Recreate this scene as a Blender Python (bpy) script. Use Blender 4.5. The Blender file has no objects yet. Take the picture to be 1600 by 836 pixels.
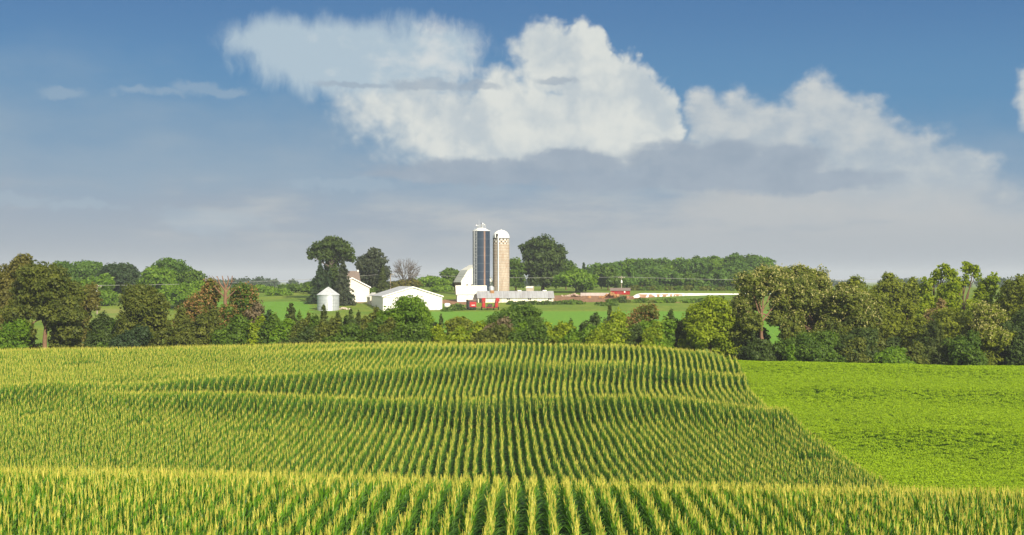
import bpy, math, random
import numpy as np
from mathutils import Vector, Matrix

random.seed(7)
R = math.radians
C = bpy.context.scene.collection
F = 2222.0            # focal length in photo pixels (50 mm on a 36 mm wide sensor, 1600 px)
HZ = 442.0            # horizon row in the photo

# ------------------------------------------------------------------ helpers
def link(o):
    C.objects.link(o)
    return o

def at(px, Y):
    return (px - 800.0) / F * Y

def zat(py, Y):
    return (HZ - py) / F * Y

def tag(o, label=None, cat=None, group=None, kind=None):
    if label: o['label'] = label
    if cat: o['category'] = cat
    if group: o['group'] = group
    if kind: o['kind'] = kind
    return o

def empty(name, loc, rz=0.0):
    o = bpy.data.objects.new(name, None)
    o.empty_display_size = 0.5
    o.location = loc
    o.rotation_euler = (0, 0, rz)
    return link(o)

def np_mesh(name, verts, faces, mats=(), tint=None, smooth=False, mat_idx=None):
    """verts (n,3), faces (m,k) all of the same size."""
    me = bpy.data.meshes.new(name)
    verts = np.asarray(verts, dtype=np.float32)
    faces = np.asarray(faces, dtype=np.int32)
    m, k = faces.shape
    me.vertices.add(len(verts)); me.vertices.foreach_set('co', verts.ravel())
    me.loops.add(m * k); me.loops.foreach_set('vertex_index', faces.ravel())
    me.polygons.add(m)
    me.polygons.foreach_set('loop_start', np.arange(0, m * k, k, dtype=np.int32))
    me.polygons.foreach_set('use_smooth', np.full(m, smooth, dtype=bool))
    for mt in mats: me.materials.append(mt)
    if mat_idx is not None:
        me.polygons.foreach_set('material_index', np.asarray(mat_idx, dtype=np.int32))
    if tint is not None:
        a = me.attributes.new('tint', 'FLOAT', 'FACE')
        a.data.foreach_set('value', np.asarray(tint, dtype=np.float32))
    me.update(calc_edges=True)
    return me

def mesh_obj(name, me, parent=None, loc=None):
    o = bpy.data.objects.new(name, me)
    if parent: o.parent = parent
    if loc: o.location = loc
    return link(o)

class MB:
    """collects shapes, builds them as one mesh object"""
    def __init__(s): s.v = []; s.f = []
    def add(s, vs, fs):
        b = len(s.v); s.v += [tuple(v) for v in vs]; s.f += [tuple(i + b for i in f) for f in fs]; return s
    def box(s, x0, x1, y0, y1, z0, z1):
        return s.add([(x0,y0,z0),(x1,y0,z0),(x1,y1,z0),(x0,y1,z0),(x0,y0,z1),(x1,y0,z1),(x1,y1,z1),(x0,y1,z1)],
                     [(0,3,2,1),(4,5,6,7),(0,1,5,4),(1,2,6,5),(2,3,7,6),(3,0,4,7)])
    def prism(s, poly, y0, y1):               # poly: (x,z) counter-clockwise seen from -y
        n = len(poly)
        vs = [(x, y0, z) for x, z in poly] + [(x, y1, z) for x, z in poly]
        fs = [tuple(range(n)), tuple(range(2*n-1, n-1, -1))]
        fs += [((i+1) % n, i, n+i, n+(i+1) % n) for i in range(n)]
        return s.add(vs, fs)
    def prismx(s, poly, x0, x1):              # poly: (y,z)
        n = len(poly)
        vs = [(x0, y, z) for y, z in poly] + [(x1, y, z) for y, z in poly]
        fs = [tuple(range(n-1, -1, -1)), tuple(range(n, 2*n))]
        fs += [(i, (i+1) % n, n+(i+1) % n, n+i) for i in range(n)]
        return s.add(vs, fs)
    def lathe(s, prof, n=40, cx=0, cy=0, a0=0.0):
        vs = []; fs = []
        for r, z in prof:
            for i in range(n):
                a = a0 + 2*math.pi*i/n
                vs.append((cx + r*math.cos(a), cy + r*math.sin(a), z))
        for j in range(len(prof)-1):
            for i in range(n):
                k = (i+1) % n
                fs.append((j*n+i, j*n+k, (j+1)*n+k, (j+1)*n+i))
        fs.append(tuple(range(n-1, -1, -1))); fs.append(tuple((len(prof)-1)*n+i for i in range(n)))
        return s.add(vs, fs)
    def tube(s, pts, rad, n=6):
        pts = [Vector(p) for p in pts]
        if not hasattr(rad, '__len__'): rad = [rad]*len(pts)
        vs = []; fs = []
        for i, p in enumerate(pts):
            d = (pts[min(i+1, len(pts)-1)] - pts[max(i-1, 0)])
            if d.length < 1e-6: d = Vector((0,0,1))
            d.normalize()
            u = d.cross(Vector((0,0,1)) if abs(d.z) < .9 else Vector((1,0,0))).normalized(); w = d.cross(u)
            for k in range(n):
                a = 2*math.pi*k/n
                vs.append(p + (u*math.cos(a) + w*math.sin(a))*rad[i])
        for i in range(len(pts)-1):
            for k in range(n):
                q = (k+1) % n
                fs.append((i*n+k, i*n+q, (i+1)*n+q, (i+1)*n+k))
        fs.append(tuple(range(n-1,-1,-1))); fs.append(tuple((len(pts)-1)*n+k for k in range(n)))
        return s.add(vs, fs)
    def wheel(s, c, r, w, n=20):              # disc with its axle along x
        x, y, z = c; vs = []; fs = []
        for sx in (-w/2, w/2):
            for i in range(n):
                a = 2*math.pi*i/n; vs.append((x+sx, y + r*math.cos(a), z + r*math.sin(a)))
        fs.append(tuple(range(n-1,-1,-1))); fs.append(tuple(range(n, 2*n)))
        fs += [(i, (i+1) % n, n+(i+1) % n, n+i) for i in range(n)]
        return s.add(vs, fs)
    def build(s, name, mat, parent=None, smooth=False, bevel=0.0):
        me = bpy.data.meshes.new(name)
        me.from_pydata([tuple(v) for v in s.v], [], s.f)
        me.materials.append(mat)
        if smooth:
            for p in me.polygons: p.use_smooth = True
            try: me.set_sharp_from_angle(angle=R(40))
            except Exception: pass
        me.update()
        o = bpy.data.objects.new(name, me)
        if parent: o.parent = parent
        link(o)
        if bevel:
            b = o.modifiers.new('bevel', 'BEVEL'); b.width = bevel; b.segments = 2; b.limit_method = 'ANGLE'
        return o

# ------------------------------------------------------------------ materials
def nmat(name):
    m = bpy.data.materials.new(name); m.use_nodes = True
    nt = m.node_tree; nt.nodes.clear()
    out = nt.nodes.new('ShaderNodeOutputMaterial')
    return m, nt, out

def node(nt, typ, **kw):
    n = nt.nodes.new(typ)
    for k, v in kw.items(): setattr(n, k, v)
    return n

def pmat(name, col, rough=0.6, var=0.15, scale=3.0, metal=0.0, spec=0.3, col2=None, amt=0.5, ribs=None, bump=0.02, stretch=(1,1,1)):
    """painted / weathered surface: two colours mixed by noise, optional ribs (axis, period)"""
    m, nt, out = nmat(name)
    b = node(nt, 'ShaderNodeBsdfPrincipled')
    b.inputs['Roughness'].default_value = rough; b.inputs['Metallic'].default_value = metal
    b.inputs['Specular IOR Level'].default_value = spec
    tc = node(nt, 'ShaderNodeTexCoord'); mp = node(nt, 'ShaderNodeMapping'); mp.inputs['Scale'].default_value = stretch
    nt.links.new(tc.outputs['Object'], mp.inputs['Vector'])
    nz = node(nt, 'ShaderNodeTexNoise'); nz.inputs['Scale'].default_value = scale; nz.inputs['Detail'].default_value = 5
    nt.links.new(mp.outputs['Vector'], nz.inputs['Vector'])
    rp = node(nt, 'ShaderNodeMapRange'); rp.inputs['From Min'].default_value = 0.5 - 0.25*amt; rp.inputs['From Max'].default_value = 0.75
    nt.links.new(nz.outputs['Fac'], rp.inputs['Value'])
    mx = node(nt, 'ShaderNodeMix', data_type='RGBA')
    mx.inputs['A'].default_value = (*col, 1)
    c2 = col2 if col2 else tuple(c*(1-var*2) for c in col)
    mx.inputs['B'].default_value = (*c2, 1)
    nt.links.new(rp.outputs['Result'], mx.inputs['Factor'])
    nt.links.new(mx.outputs['Result'], b.inputs['Base Color'])
    bp = node(nt, 'ShaderNodeBump'); bp.inputs['Strength'].default_value = 0.4; bp.inputs['Distance'].default_value = bump
    if ribs:
        ax, per = ribs
        sp = node(nt, 'ShaderNodeSeparateXYZ'); nt.links.new(tc.outputs['Object'], sp.inputs['Vector'])
        mu = node(nt, 'ShaderNodeMath', operation='MULTIPLY'); mu.inputs[1].default_value = 2*math.pi/per
        sn = node(nt, 'ShaderNodeMath', operation='SINE')
        nt.links.new(sp.outputs[ax], mu.inputs[0]); nt.links.new(mu.outputs[0], sn.inputs[0])
        nt.links.new(sn.outputs[0], bp.inputs['Height'])
    else:
        nt.links.new(nz.outputs['Fac'], bp.inputs['Height'])
    nt.links.new(bp.outputs['Normal'], b.inputs['Normal'])
    nt.links.new(b.outputs['BSDF'], out.inputs['Surface'])
    return m

def seams(m, axis, per, dark):
    """fine darker joints between the sheets or boards of a cladding"""
    nt = m.node_tree; b = next(n for n in nt.nodes if n.type == 'BSDF_PRINCIPLED'); src = b.inputs['Base Color'].links[0].from_socket
    tc = node(nt, 'ShaderNodeTexCoord'); sp = node(nt, 'ShaderNodeSeparateXYZ'); nt.links.new(tc.outputs['Object'], sp.inputs[0])
    d = node(nt, 'ShaderNodeMath', operation='DIVIDE'); d.inputs[1].default_value = per; nt.links.new(sp.outputs[axis], d.inputs[0])
    f = node(nt, 'ShaderNodeMath', operation='FRACT'); nt.links.new(d.outputs[0], f.inputs[0])
    l = node(nt, 'ShaderNodeMath', operation='LESS_THAN'); l.inputs[1].default_value = .16; nt.links.new(f.outputs[0], l.inputs[0])
    x = node(nt, 'ShaderNodeMix', data_type='RGBA'); x.blend_type = 'MULTIPLY'; x.inputs['B'].default_value = (dark, dark, dark, 1)
    nt.links.new(l.outputs[0], x.inputs['Factor']); nt.links.new(src, x.inputs['A']); nt.links.new(x.outputs['Result'], b.inputs['Base Color'])

def leafmat(name, a, b, transl=0.3, spec=0.25, rough=0.55, rnd=0.0):
    """foliage: colour runs from a to b with each leaf's own tint (and per-plant random)"""
    m, nt, out = nmat(name)
    at_ = node(nt, 'ShaderNodeAttribute'); at_.attribute_name = 'tint'
    fac = at_.outputs['Fac']
    if rnd:
        oi = node(nt, 'ShaderNodeObjectInfo')
        ma = node(nt, 'ShaderNodeMath', operation='MULTIPLY_ADD'); ma.inputs[1].default_value = rnd; ma.use_clamp = True
        sb = node(nt, 'ShaderNodeMath', operation='SUBTRACT'); sb.inputs[1].default_value = 0.5
        nt.links.new(oi.outputs['Random'], sb.inputs[0]); nt.links.new(sb.outputs[0], ma.inputs[0]); nt.links.new(fac, ma.inputs[2])
        fac = ma.outputs[0]
    mx = node(nt, 'ShaderNodeMix', data_type='RGBA')
    mx.inputs['A'].default_value = (*a, 1); mx.inputs['B'].default_value = (*b, 1)
    nt.links.new(fac, mx.inputs['Factor'])
    p = node(nt, 'ShaderNodeBsdfPrincipled'); p.inputs['Roughness'].default_value = rough
    p.inputs['Specular IOR Level'].default_value = spec
    nt.links.new(mx.outputs['Result'], p.inputs['Base Color'])
    t = node(nt, 'ShaderNodeBsdfTranslucent')
    tm = node(nt, 'ShaderNodeMix', data_type='RGBA'); tm.blend_type = 'MULTIPLY'; tm.inputs['Factor'].default_value = 1
    tm.inputs['B'].default_value = (1.25, 1.35, 0.6, 1)
    nt.links.new(mx.outputs['Result'], tm.inputs['A']); nt.links.new(tm.outputs['Result'], t.inputs['Color'])
    ms = node(nt, 'ShaderNodeMixShader'); ms.inputs[0].default_value = transl
    nt.links.new(p.outputs[0], ms.inputs[1]); nt.links.new(t.outputs[0], ms.inputs[2])
    nt.links.new(ms.outputs[0], out.inputs['Surface'])
    return m

M = {}
M['bark'] = pmat('bark', (.13,.085,.055), .9, .25, 2.5, spec=.1, bump=.05, stretch=(3,3,.6))
M['bark_grey'] = pmat('bark_grey', (.13,.105,.085), .9, .2, 2.0, spec=.1, bump=.05)
M['dead_wood'] = pmat('dead_wood', (.22,.13,.08), .9, .2, 2.0, spec=.1)
M['white_metal'] = pmat('white_metal', (.80,.79,.75), .5, .04, .5, col2=(.70,.69,.65))
M['white_metal_ribbed'] = pmat('white_metal_ribbed', (.80,.79,.76), .5, .04, .9, col2=(.62,.60,.56), stretch=(2.2,2.2,.35), ribs=('X', .45), bump=.03)
M['grey_sheet'] = pmat('grey_sheet', (.66,.67,.67), .45, .1, .5, metal=.3, ribs=('X', .5), bump=.04, col2=(.38,.38,.38))
M['galvanised'] = pmat('galvanised', (.50,.53,.57), .42, .1, .7, metal=.35, ribs=('Z', .22), bump=.04, col2=(.40,.42,.45))
M['galvanised_plain'] = pmat('galvanised_plain', (.58,.60,.62), .4, .1, .7, metal=.35)
M['grey_roof'] = pmat('grey_roof', (.40,.41,.42), .5, .12, .8, metal=.2, ribs=('X', .75), bump=.05, col2=(.30,.29,.29), stretch=(1,.25,.25))
M['cream_roof'] = pmat('cream_roof', (.76,.74,.64), .6, .08, .4, ribs=('Y', .6), bump=.03, col2=(.66,.64,.54))
M['cream_wall'] = pmat('cream_wall', (.76,.72,.60), .7, .08, 1.0, col2=(.52,.46,.36), stretch=(2,2,.5))
M['siding'] = pmat('siding', (.66,.62,.55), .7, .05, .5, ribs=('Z', .2), bump=.02)
M['white_trim'] = pmat('white_trim', (.82,.81,.78), .5, .04, 1.0)
M['white_paint'] = pmat('white_paint', (.78,.77,.74), .6, .05, .9, col2=(.60,.58,.53), stretch=(2,2,.4), ribs=('X', .3))
M['brown_shingle'] = pmat('brown_shingle', (.20,.155,.13), .85, .15, 3.0)
M['brown_wood'] = pmat('brown_wood', (.26,.17,.125), .85, .2, 1.5, stretch=(4,4,1))
M['dark_opening'] = pmat('dark_opening', (.02,.02,.02), .7, .1, 2.0)
M['glass'] = pmat('window_glass', (.03,.035,.04), .12, .1, 2.0, spec=.6)
M['red_paint'] = pmat('red_paint', (.40,.016,.018), .4, .15, 1.5, spec=.4)
M['red_siding'] = pmat('red_siding', (.36,.02,.018), .6, .12, 1.0, ribs=('X', .35), bump=.04)
M['red_dull'] = pmat('red_dull', (.27,.025,.028), .55, .2, 2.0, col2=(.24,.045,.04))
M['tyre'] = pmat('tyre_rubber', (.02,.02,.02), .85, .2, 4.0)
M['dark_steel'] = pmat('dark_steel', (.045,.045,.05), .55, .2, 2.0)
M['rust'] = pmat('rust', (.36,.19,.08), .85, .2, 2.0)
M['tan_block'] = pmat('tan_block', (.50,.42,.34), .8, .12, 1.0)
M['concrete'] = pmat('concrete', (.47,.41,.385), .85, .1, .6)
M['weathered_pole'] = pmat('weathered_pole', (.30,.25,.19), .85, .15, 2.0)
M['wire'] = pmat('wire', (.30,.30,.28), .5, .05, 2.0)
M['rubble'] = pmat('rubble', (.42,.33,.26), .9, .25, 1.5, col2=(.2,.12,.08))
seams(M['white_metal_ribbed'], 'X', 1.35, .80); seams(M['grey_roof'], 'X', 1.3, .86); seams(M['cream_wall'], 'X', 1.6, .92)
seams(M['grey_sheet'], 'Y', 1.5, .82); seams(M['cream_roof'], 'X', 1.5, .88); seams(M['galvanised'], 'Z', .95, .80); seams(M['red_siding'], 'X', .8, .65)

# foliage palettes (linear albedo): (dark end, light end)
PAL = {
 'dark':   ((.032,.058,.013), (.095,.140,.026)),
 'mid':    ((.036,.080,.009), (.130,.205,.018)),
 'bright': ((.062,.135,.008), (.175,.275,.014)),
 'yellow': ((.110,.175,.006), (.300,.350,.012)),
 'olive':  ((.044,.070,.010), (.175,.190,.026)),
 'brown':  ((.078,.082,.015), (.205,.185,.038)),
 'rust':   ((.170,.105,.030), (.360,.215,.075)),
 'warm':   ((.075,.105,.009), (.245,.270,.020)),
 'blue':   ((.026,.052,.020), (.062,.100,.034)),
 'cedar':  ((.030,.052,.011), (.105,.130,.022)),
 'spruce': ((.034,.052,.028), (.082,.095,.045)),
 'far':    ((.042,.100,.014), (.125,.215,.026)),
 'pink':   ((.110,.098,.048), (.220,.165,.095)),
 'catalpa':((.048,.080,.010), (.200,.220,.028)),
 'cream':  ((.300,.280,.090), (.480,.440,.180)),
 'tan':    ((.200,.150,.060), (.330,.250,.100)),
}
LM = {k: leafmat('leaf_' + k, tuple(c*1.15 for c in a), tuple(c*1.10 for c in b), .44) for k, (a, b) in PAL.items()}

# ------------------------------------------------------------------ terrain
_ctrl = [(-300,-15),(-100,-14),(-20,-11.3),(20,-11.0),(36,-10.95),(45,-10.75),(55,-10.5),(60,-10.55),(66,-11.3),(75,-13.6),
         (85,-16.4),(95,-18.4),(105,-18.8),(114,-17.8),(125,-16.9),(142,-15.2),(153,-14.5),(165,-13.6),(171,-13.15),(184,-12.3),
         (192,-11.7),(199,-11.2),(203,-11.0),(207,-10.9),
         (214,-11.6),(225,-13.6),(240,-15.4),(260,-16),(300,-14.8),(340,-12.3),(380,-9.8),(420,-7.6),(450,-6.3),
         (480,-4.5),(520,-3.3),(600,-2.8),(700,-2),(900,-3),(1500,-5),(3000,-4),(9000,3)]
_yt = np.arange(-300, 9000, 0.5)
_ht = np.interp(_yt, [c[0] for c in _ctrl], [c[1] for c in _ctrl])
_k = np.exp(-0.5*(np.arange(-8, 9)/3.0)**2); _k /= _k.sum()
_ht = np.convolve(np.pad(_ht, 8, mode='edge'), _k, mode='valid')

def sstep(a, b, x):
    t = np.clip((x - a)/(b - a), 0, 1); return t*t*(3 - 2*t)

def H(X, Y):
    X = np.asarray(X, dtype=float); Y = np.asarray(Y, dtype=float)
    zone = sstep(100, 120, Y)*(1 - sstep(200, 225, Y))
    h = np.interp(Y, _yt, _ht)
    # broad-base terraces: low earth ridges that follow the contours, a shallow channel behind each
    wig = 1.2*np.sin(X/15.0+.6) + .7*np.sin(X/6.7)
    yb = 142.5 - .26*np.minimum(0, X+4) - .10*np.maximum(0, X-15) + wig
    ya = 171.0 - .27*np.maximum(0, -X-3) - .05*np.maximum(0, X-15) + wig*.8
    yc = 196.0 - .10*np.maximum(0, -X) + wig*.5
    for yr, amp in ((yb, 1.55*sstep(-58, -30, X)), (ya, 1.45), (yc, .85*sstep(-45, -8, X))):
        d = Y - yr; amp = amp*(1 - .48*sstep(12, 26, X)*(1 - sstep(29, 38, X)))
        h = h + zone*amp*(np.exp(-(d/4.2)**2) - .62*np.exp(-((d-6.5)/4.2)**2))
    t = (X + 5)/75.0
    h = h - 1.5*t*t/(1 + 0.35*t*t)*sstep(95, 125, Y)*(1 - sstep(230, 300, Y))
    h = h - 0.026*(X + 2)/(1 + (X/60.0)**2)*(1 - sstep(70, 105, Y))
    h = h - .45*sstep(14, 32, X)*sstep(150, 190, Y)*(1 - sstep(215, 240, Y))
    h = h + 0.10*np.sin(X/9.0 + Y/21.0)*zone + 0.05*np.sin(X/3.1+Y/4.3)*zone
    # the farm rises a little, rolls further out
    h = h + 0.5*np.sin(X/60.0 + 1.0)*sstep(320, 480, Y)*(1-sstep(800,1200,Y))*.6
    h = h - 6.0*sstep(1200, 2500, Y)*(0.5 + 0.5*np.sin(X/700.0+2.0))*0 
    return h

def bow(u, Y):             # the rows bow toward the corn's middle where the hill is steepest
    return (-3.0*np.exp(-((Y-156)/23.0)**2) + 1.7*np.exp(-((Y-108)/14.0)**2))*sstep(-25, 24, u)

def hz(x, y): return float(H(x, y))

yl = np.concatenate([np.arange(-200, 0, 20), np.arange(0, 40, 4), np.arange(40, 250, 1.0), np.arange(250, 640, 3.0),
                     640*np.power(9000/640.0, np.linspace(0, 1, 60))])
xl = np.arange(-140, 140.1, 2.0)
xo = 145*np.power(6000/145.0, np.linspace(0, 1, 40))
xl = np.concatenate([-xo[::-1], xl, xo])
XX, YY = np.meshgrid(xl, yl)
ZZ = H(XX, YY)
nx, ny = len(xl), len(yl)
idx = np.arange(nx*ny).reshape(ny, nx)
quads = np.stack([idx[:-1,:-1], idx[:-1,1:], idx[1:,1:], idx[1:,:-1]], -1).reshape(-1, 4)

# masks that say which crop or soil lies where
UU = XX - 0.0225*YY - np.where(YY > 80, bow(30, YY), 0)
m_soil = ((UU < 27)|(YY < 72))*(YY < 211 - 16*sstep(10, 27, UU)**2)*1.0
m_soy = ((UU >= 27)*(YY >= 72)*(YY < 216))*1.0
PXX = 800 + XX/np.maximum(YY, 1)*F
def blob(px, Y, rx, ry):        # soft ellipse given at a photo column
    return np.clip(1.6 - 1.6*np.sqrt(((XX-at(px, Y))/rx)**2 + ((YY-Y)/ry)**2), 0, 1)
m_dirt = np.zeros_like(XX)
for px, Y, rx, ry in [(905,468,13,26),(945,470,13,22),(882,466,9,22),(970,470,9,14),(720,446,7,14),(700,452,7,14),(738,424,6,4),(985,470,12,5),(1080,448,14,3.5),(560,449,9,3),(930,452,9,4)]:
    m_dirt = np.maximum(m_dirt, blob(px, Y, rx, ry))
m_crop = sstep(316, 322, YY)*(1 - sstep(405, 409, YY))*(PXX > 655)*(PXX < 1240)
m_crop = np.maximum(m_crop, sstep(425, 428, YY)*(1 - sstep(446, 449, YY))*(PXX > 862)*(PXX < 1010)*.0)
m_crop = np.maximum(m_crop, sstep(330, 335, YY)*(1 - sstep(455, 458, YY))*(PXX < 486)*(PXX > 330))
m_pale = sstep(340, 345, YY)*(1-sstep(420, 424, YY))*(PXX > 100)*(PXX < 260)

def ground_material():
    m, nt, out = nmat('ground')
    b = node(nt, 'ShaderNodeBsdfPrincipled'); b.inputs['Roughness'].default_value = .95; b.inputs['Specular IOR Level'].default_value = .1
    tc = node(nt, 'ShaderNodeTexCoord')
    n1 = node(nt, 'ShaderNodeTexNoise'); n1.inputs['Scale'].default_value = .08; n1.inputs['Detail'].default_value = 8
    n2 = node(nt, 'ShaderNodeTexNoise'); n2.inputs['Scale'].default_value = .9; n2.inputs['Detail'].default_value = 6
    for n in (n1, n2): nt.links.new(tc.outputs['Object'], n.inputs['Vector'])
    def mixc(a, b_, fac):
        x = node(nt, 'ShaderNodeMix', data_type='RGBA')
        for s, v in (('A', a), ('B', b_)):
            if isinstance(v, tuple): x.inputs[s].default_value = (*v, 1)
            else: nt.links.new(v, x.inputs[s])
        nt.links.new(fac, x.inputs['Factor']); return x.outputs['Result']
    def rng(src, lo, hi):
        r = node(nt, 'ShaderNodeMapRange'); r.inputs['From Min'].default_value = lo; r.inputs['From Max'].default_value = hi
        nt.links.new(src, r.inputs['Value']); return r.outputs['Result']
    def attr(nm):
        a = node(nt, 'ShaderNodeAttribute'); a.attribute_name = nm
        ad = node(nt, 'ShaderNodeMath', operation='MULTIPLY_ADD'); ad.inputs[1].default_value = .9; ad.inputs[2].default_value = -.45
        nt.links.new(n2.outputs['Fac'], ad.inputs[0])
        s = node(nt, 'ShaderNodeMath', operation='ADD'); nt.links.new(a.outputs['Fac'], s.inputs[0]); nt.links.new(ad.outputs[0], s.inputs[1])
        return rng(s.outputs[0], .35, .65)
    grass = mixc((.100,.175,.018), (.180,.225,.028), rng(n1.outputs['Fac'], .35, .65))
    grass = mixc(grass, (.060,.105,.018), rng(n2.outputs['Fac'], .5, .75))
    crop = mixc((.090,.215,.020), (.135,.260,.026), rng(n2.outputs['Fac'], .3, .7))
    soil = mixc((.060,.042,.026), (.030,.030,.014), rng(n2.outputs['Fac'], .35, .65))
    soy = mixc((.055,.110,.010), (.085,.150,.012), rng(n2.outputs['Fac'], .35, .65))
    dirt = mixc((.17,.095,.058), (.31,.180,.100), rng(n2.outputs['Fac'], .35, .65))
    pale = mixc((.135,.205,.030), (.22,.22,.055), rng(n1.outputs['Fac'], .4, .65))
    c = mixc(grass, pale, attr('pale')); c = mixc(c, crop, attr('crop')); c = mixc(c, dirt, attr('dirt'))
    c = mixc(c, soy, attr('soy')); c = mixc(c, soil, attr('soil'))
    nt.links.new(c, b.inputs['Base Color'])
    bp = node(nt, 'ShaderNodeBump'); bp.inputs['Strength'].default_value = .6; bp.inputs['Distance'].default_value = .25
    nt.links.new(n2.outputs['Fac'], bp.inputs['Height']); nt.links.new(bp.outputs['Normal'], b.inputs['Normal'])
    nt.links.new(b.outputs[0], out.inputs['Surface'])
    return m
gm = np_mesh('ground', np.stack([XX.ravel(), YY.ravel(), ZZ.ravel()], -1), quads, [ground_material()], smooth=True)
for nm, arr in (('soil', m_soil), ('soy', m_soy), ('dirt', m_dirt), ('crop', m_crop), ('pale', m_pale)):
    a = gm.attributes.new(nm, 'FLOAT', 'POINT'); a.data.foreach_set('value', arr.ravel().astype(np.float32))
tag(mesh_obj('ground', gm), kind='structure')

# ------------------------------------------------------------------ instancing of stuff (geometry nodes on a point mesh)
def scatter(name, pts, rot, scl, pick, variants, kind_label, cat=None):
    col = bpy.data.collections.new(name + '_kinds')        # never linked to the scene: only the source of the copies
    for i, me in enumerate(variants):
        col.objects.link(bpy.data.objects.new('%s_%02d' % (name, i), me))
    me = bpy.data.meshes.new(name)
    me.vertices.add(len(pts)); me.vertices.foreach_set('co', np.asarray(pts, np.float32).ravel())
    a = me.attributes.new('rot', 'FLOAT_VECTOR', 'POINT'); a.data.foreach_set('vector', np.asarray(rot, np.float32).ravel())
    a = me.attributes.new('scl', 'FLOAT_VECTOR', 'POINT'); a.data.foreach_set('vector', np.asarray(scl, np.float32).ravel())
    a = me.attributes.new('pick', 'INT', 'POINT'); a.data.foreach_set('value', np.asarray(pick, np.int32))
    for mt in variants[0].materials: me.materials.append(mt)
    o = mesh_obj(name, me)
    ng = bpy.data.node_groups.new(name, 'GeometryNodeTree')
    ng.interface.new_socket('Geometry', in_out='INPUT', socket_type='NodeSocketGeometry')
    ng.interface.new_socket('Geometry', in_out='OUTPUT', socket_type='NodeSocketGeometry')
    gi = ng.nodes.new('NodeGroupInput'); go = ng.nodes.new('NodeGroupOutput')
    ip = ng.nodes.new('GeometryNodeInstanceOnPoints')
    ci = ng.nodes.new('GeometryNodeCollectionInfo')
    ci.inputs['Collection'].default_value = col
    ci.inputs['Separate Children'].default_value = True; ci.inputs['Reset Children'].default_value = True
    def na(nm, t):
        n = ng.nodes.new('GeometryNodeInputNamedAttribute'); n.data_type = t; n.inputs['Name'].default_value = nm
        return n.outputs['Attribute']
    ng.links.new(gi.outputs[0], ip.inputs['Points'])
    ng.links.new(ci.outputs[0], ip.inputs['Instance'])
    ip.inputs['Pick Instance'].default_value = True
    ng.links.new(na('pick', 'INT'), ip.inputs['Instance Index'])
    ng.links.new(na('rot', 'FLOAT_VECTOR'), ip.inputs['Rotation'])
    ng.links.new(na('scl', 'FLOAT_VECTOR'), ip.inputs['Scale'])
    ng.links.new(ip.outputs[0], go.inputs[0])
    md = o.modifiers.new('scatter', 'NODES'); md.node_group = ng
    tag(o, kind_label, cat, kind='stuff')
    return o

# ------------------------------------------------------------------ corn
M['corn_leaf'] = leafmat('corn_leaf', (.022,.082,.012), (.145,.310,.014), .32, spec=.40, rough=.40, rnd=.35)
M['corn_tassel'] = leafmat('corn_tassel', (.30,.36,.030), (.76,.65,.140), .32, spec=.2, rough=.6, rnd=.5)
M['corn_stalk'] = leafmat('corn_stalk', (.07,.13,.02), (.12,.18,.03), .0, rnd=.2)

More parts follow.
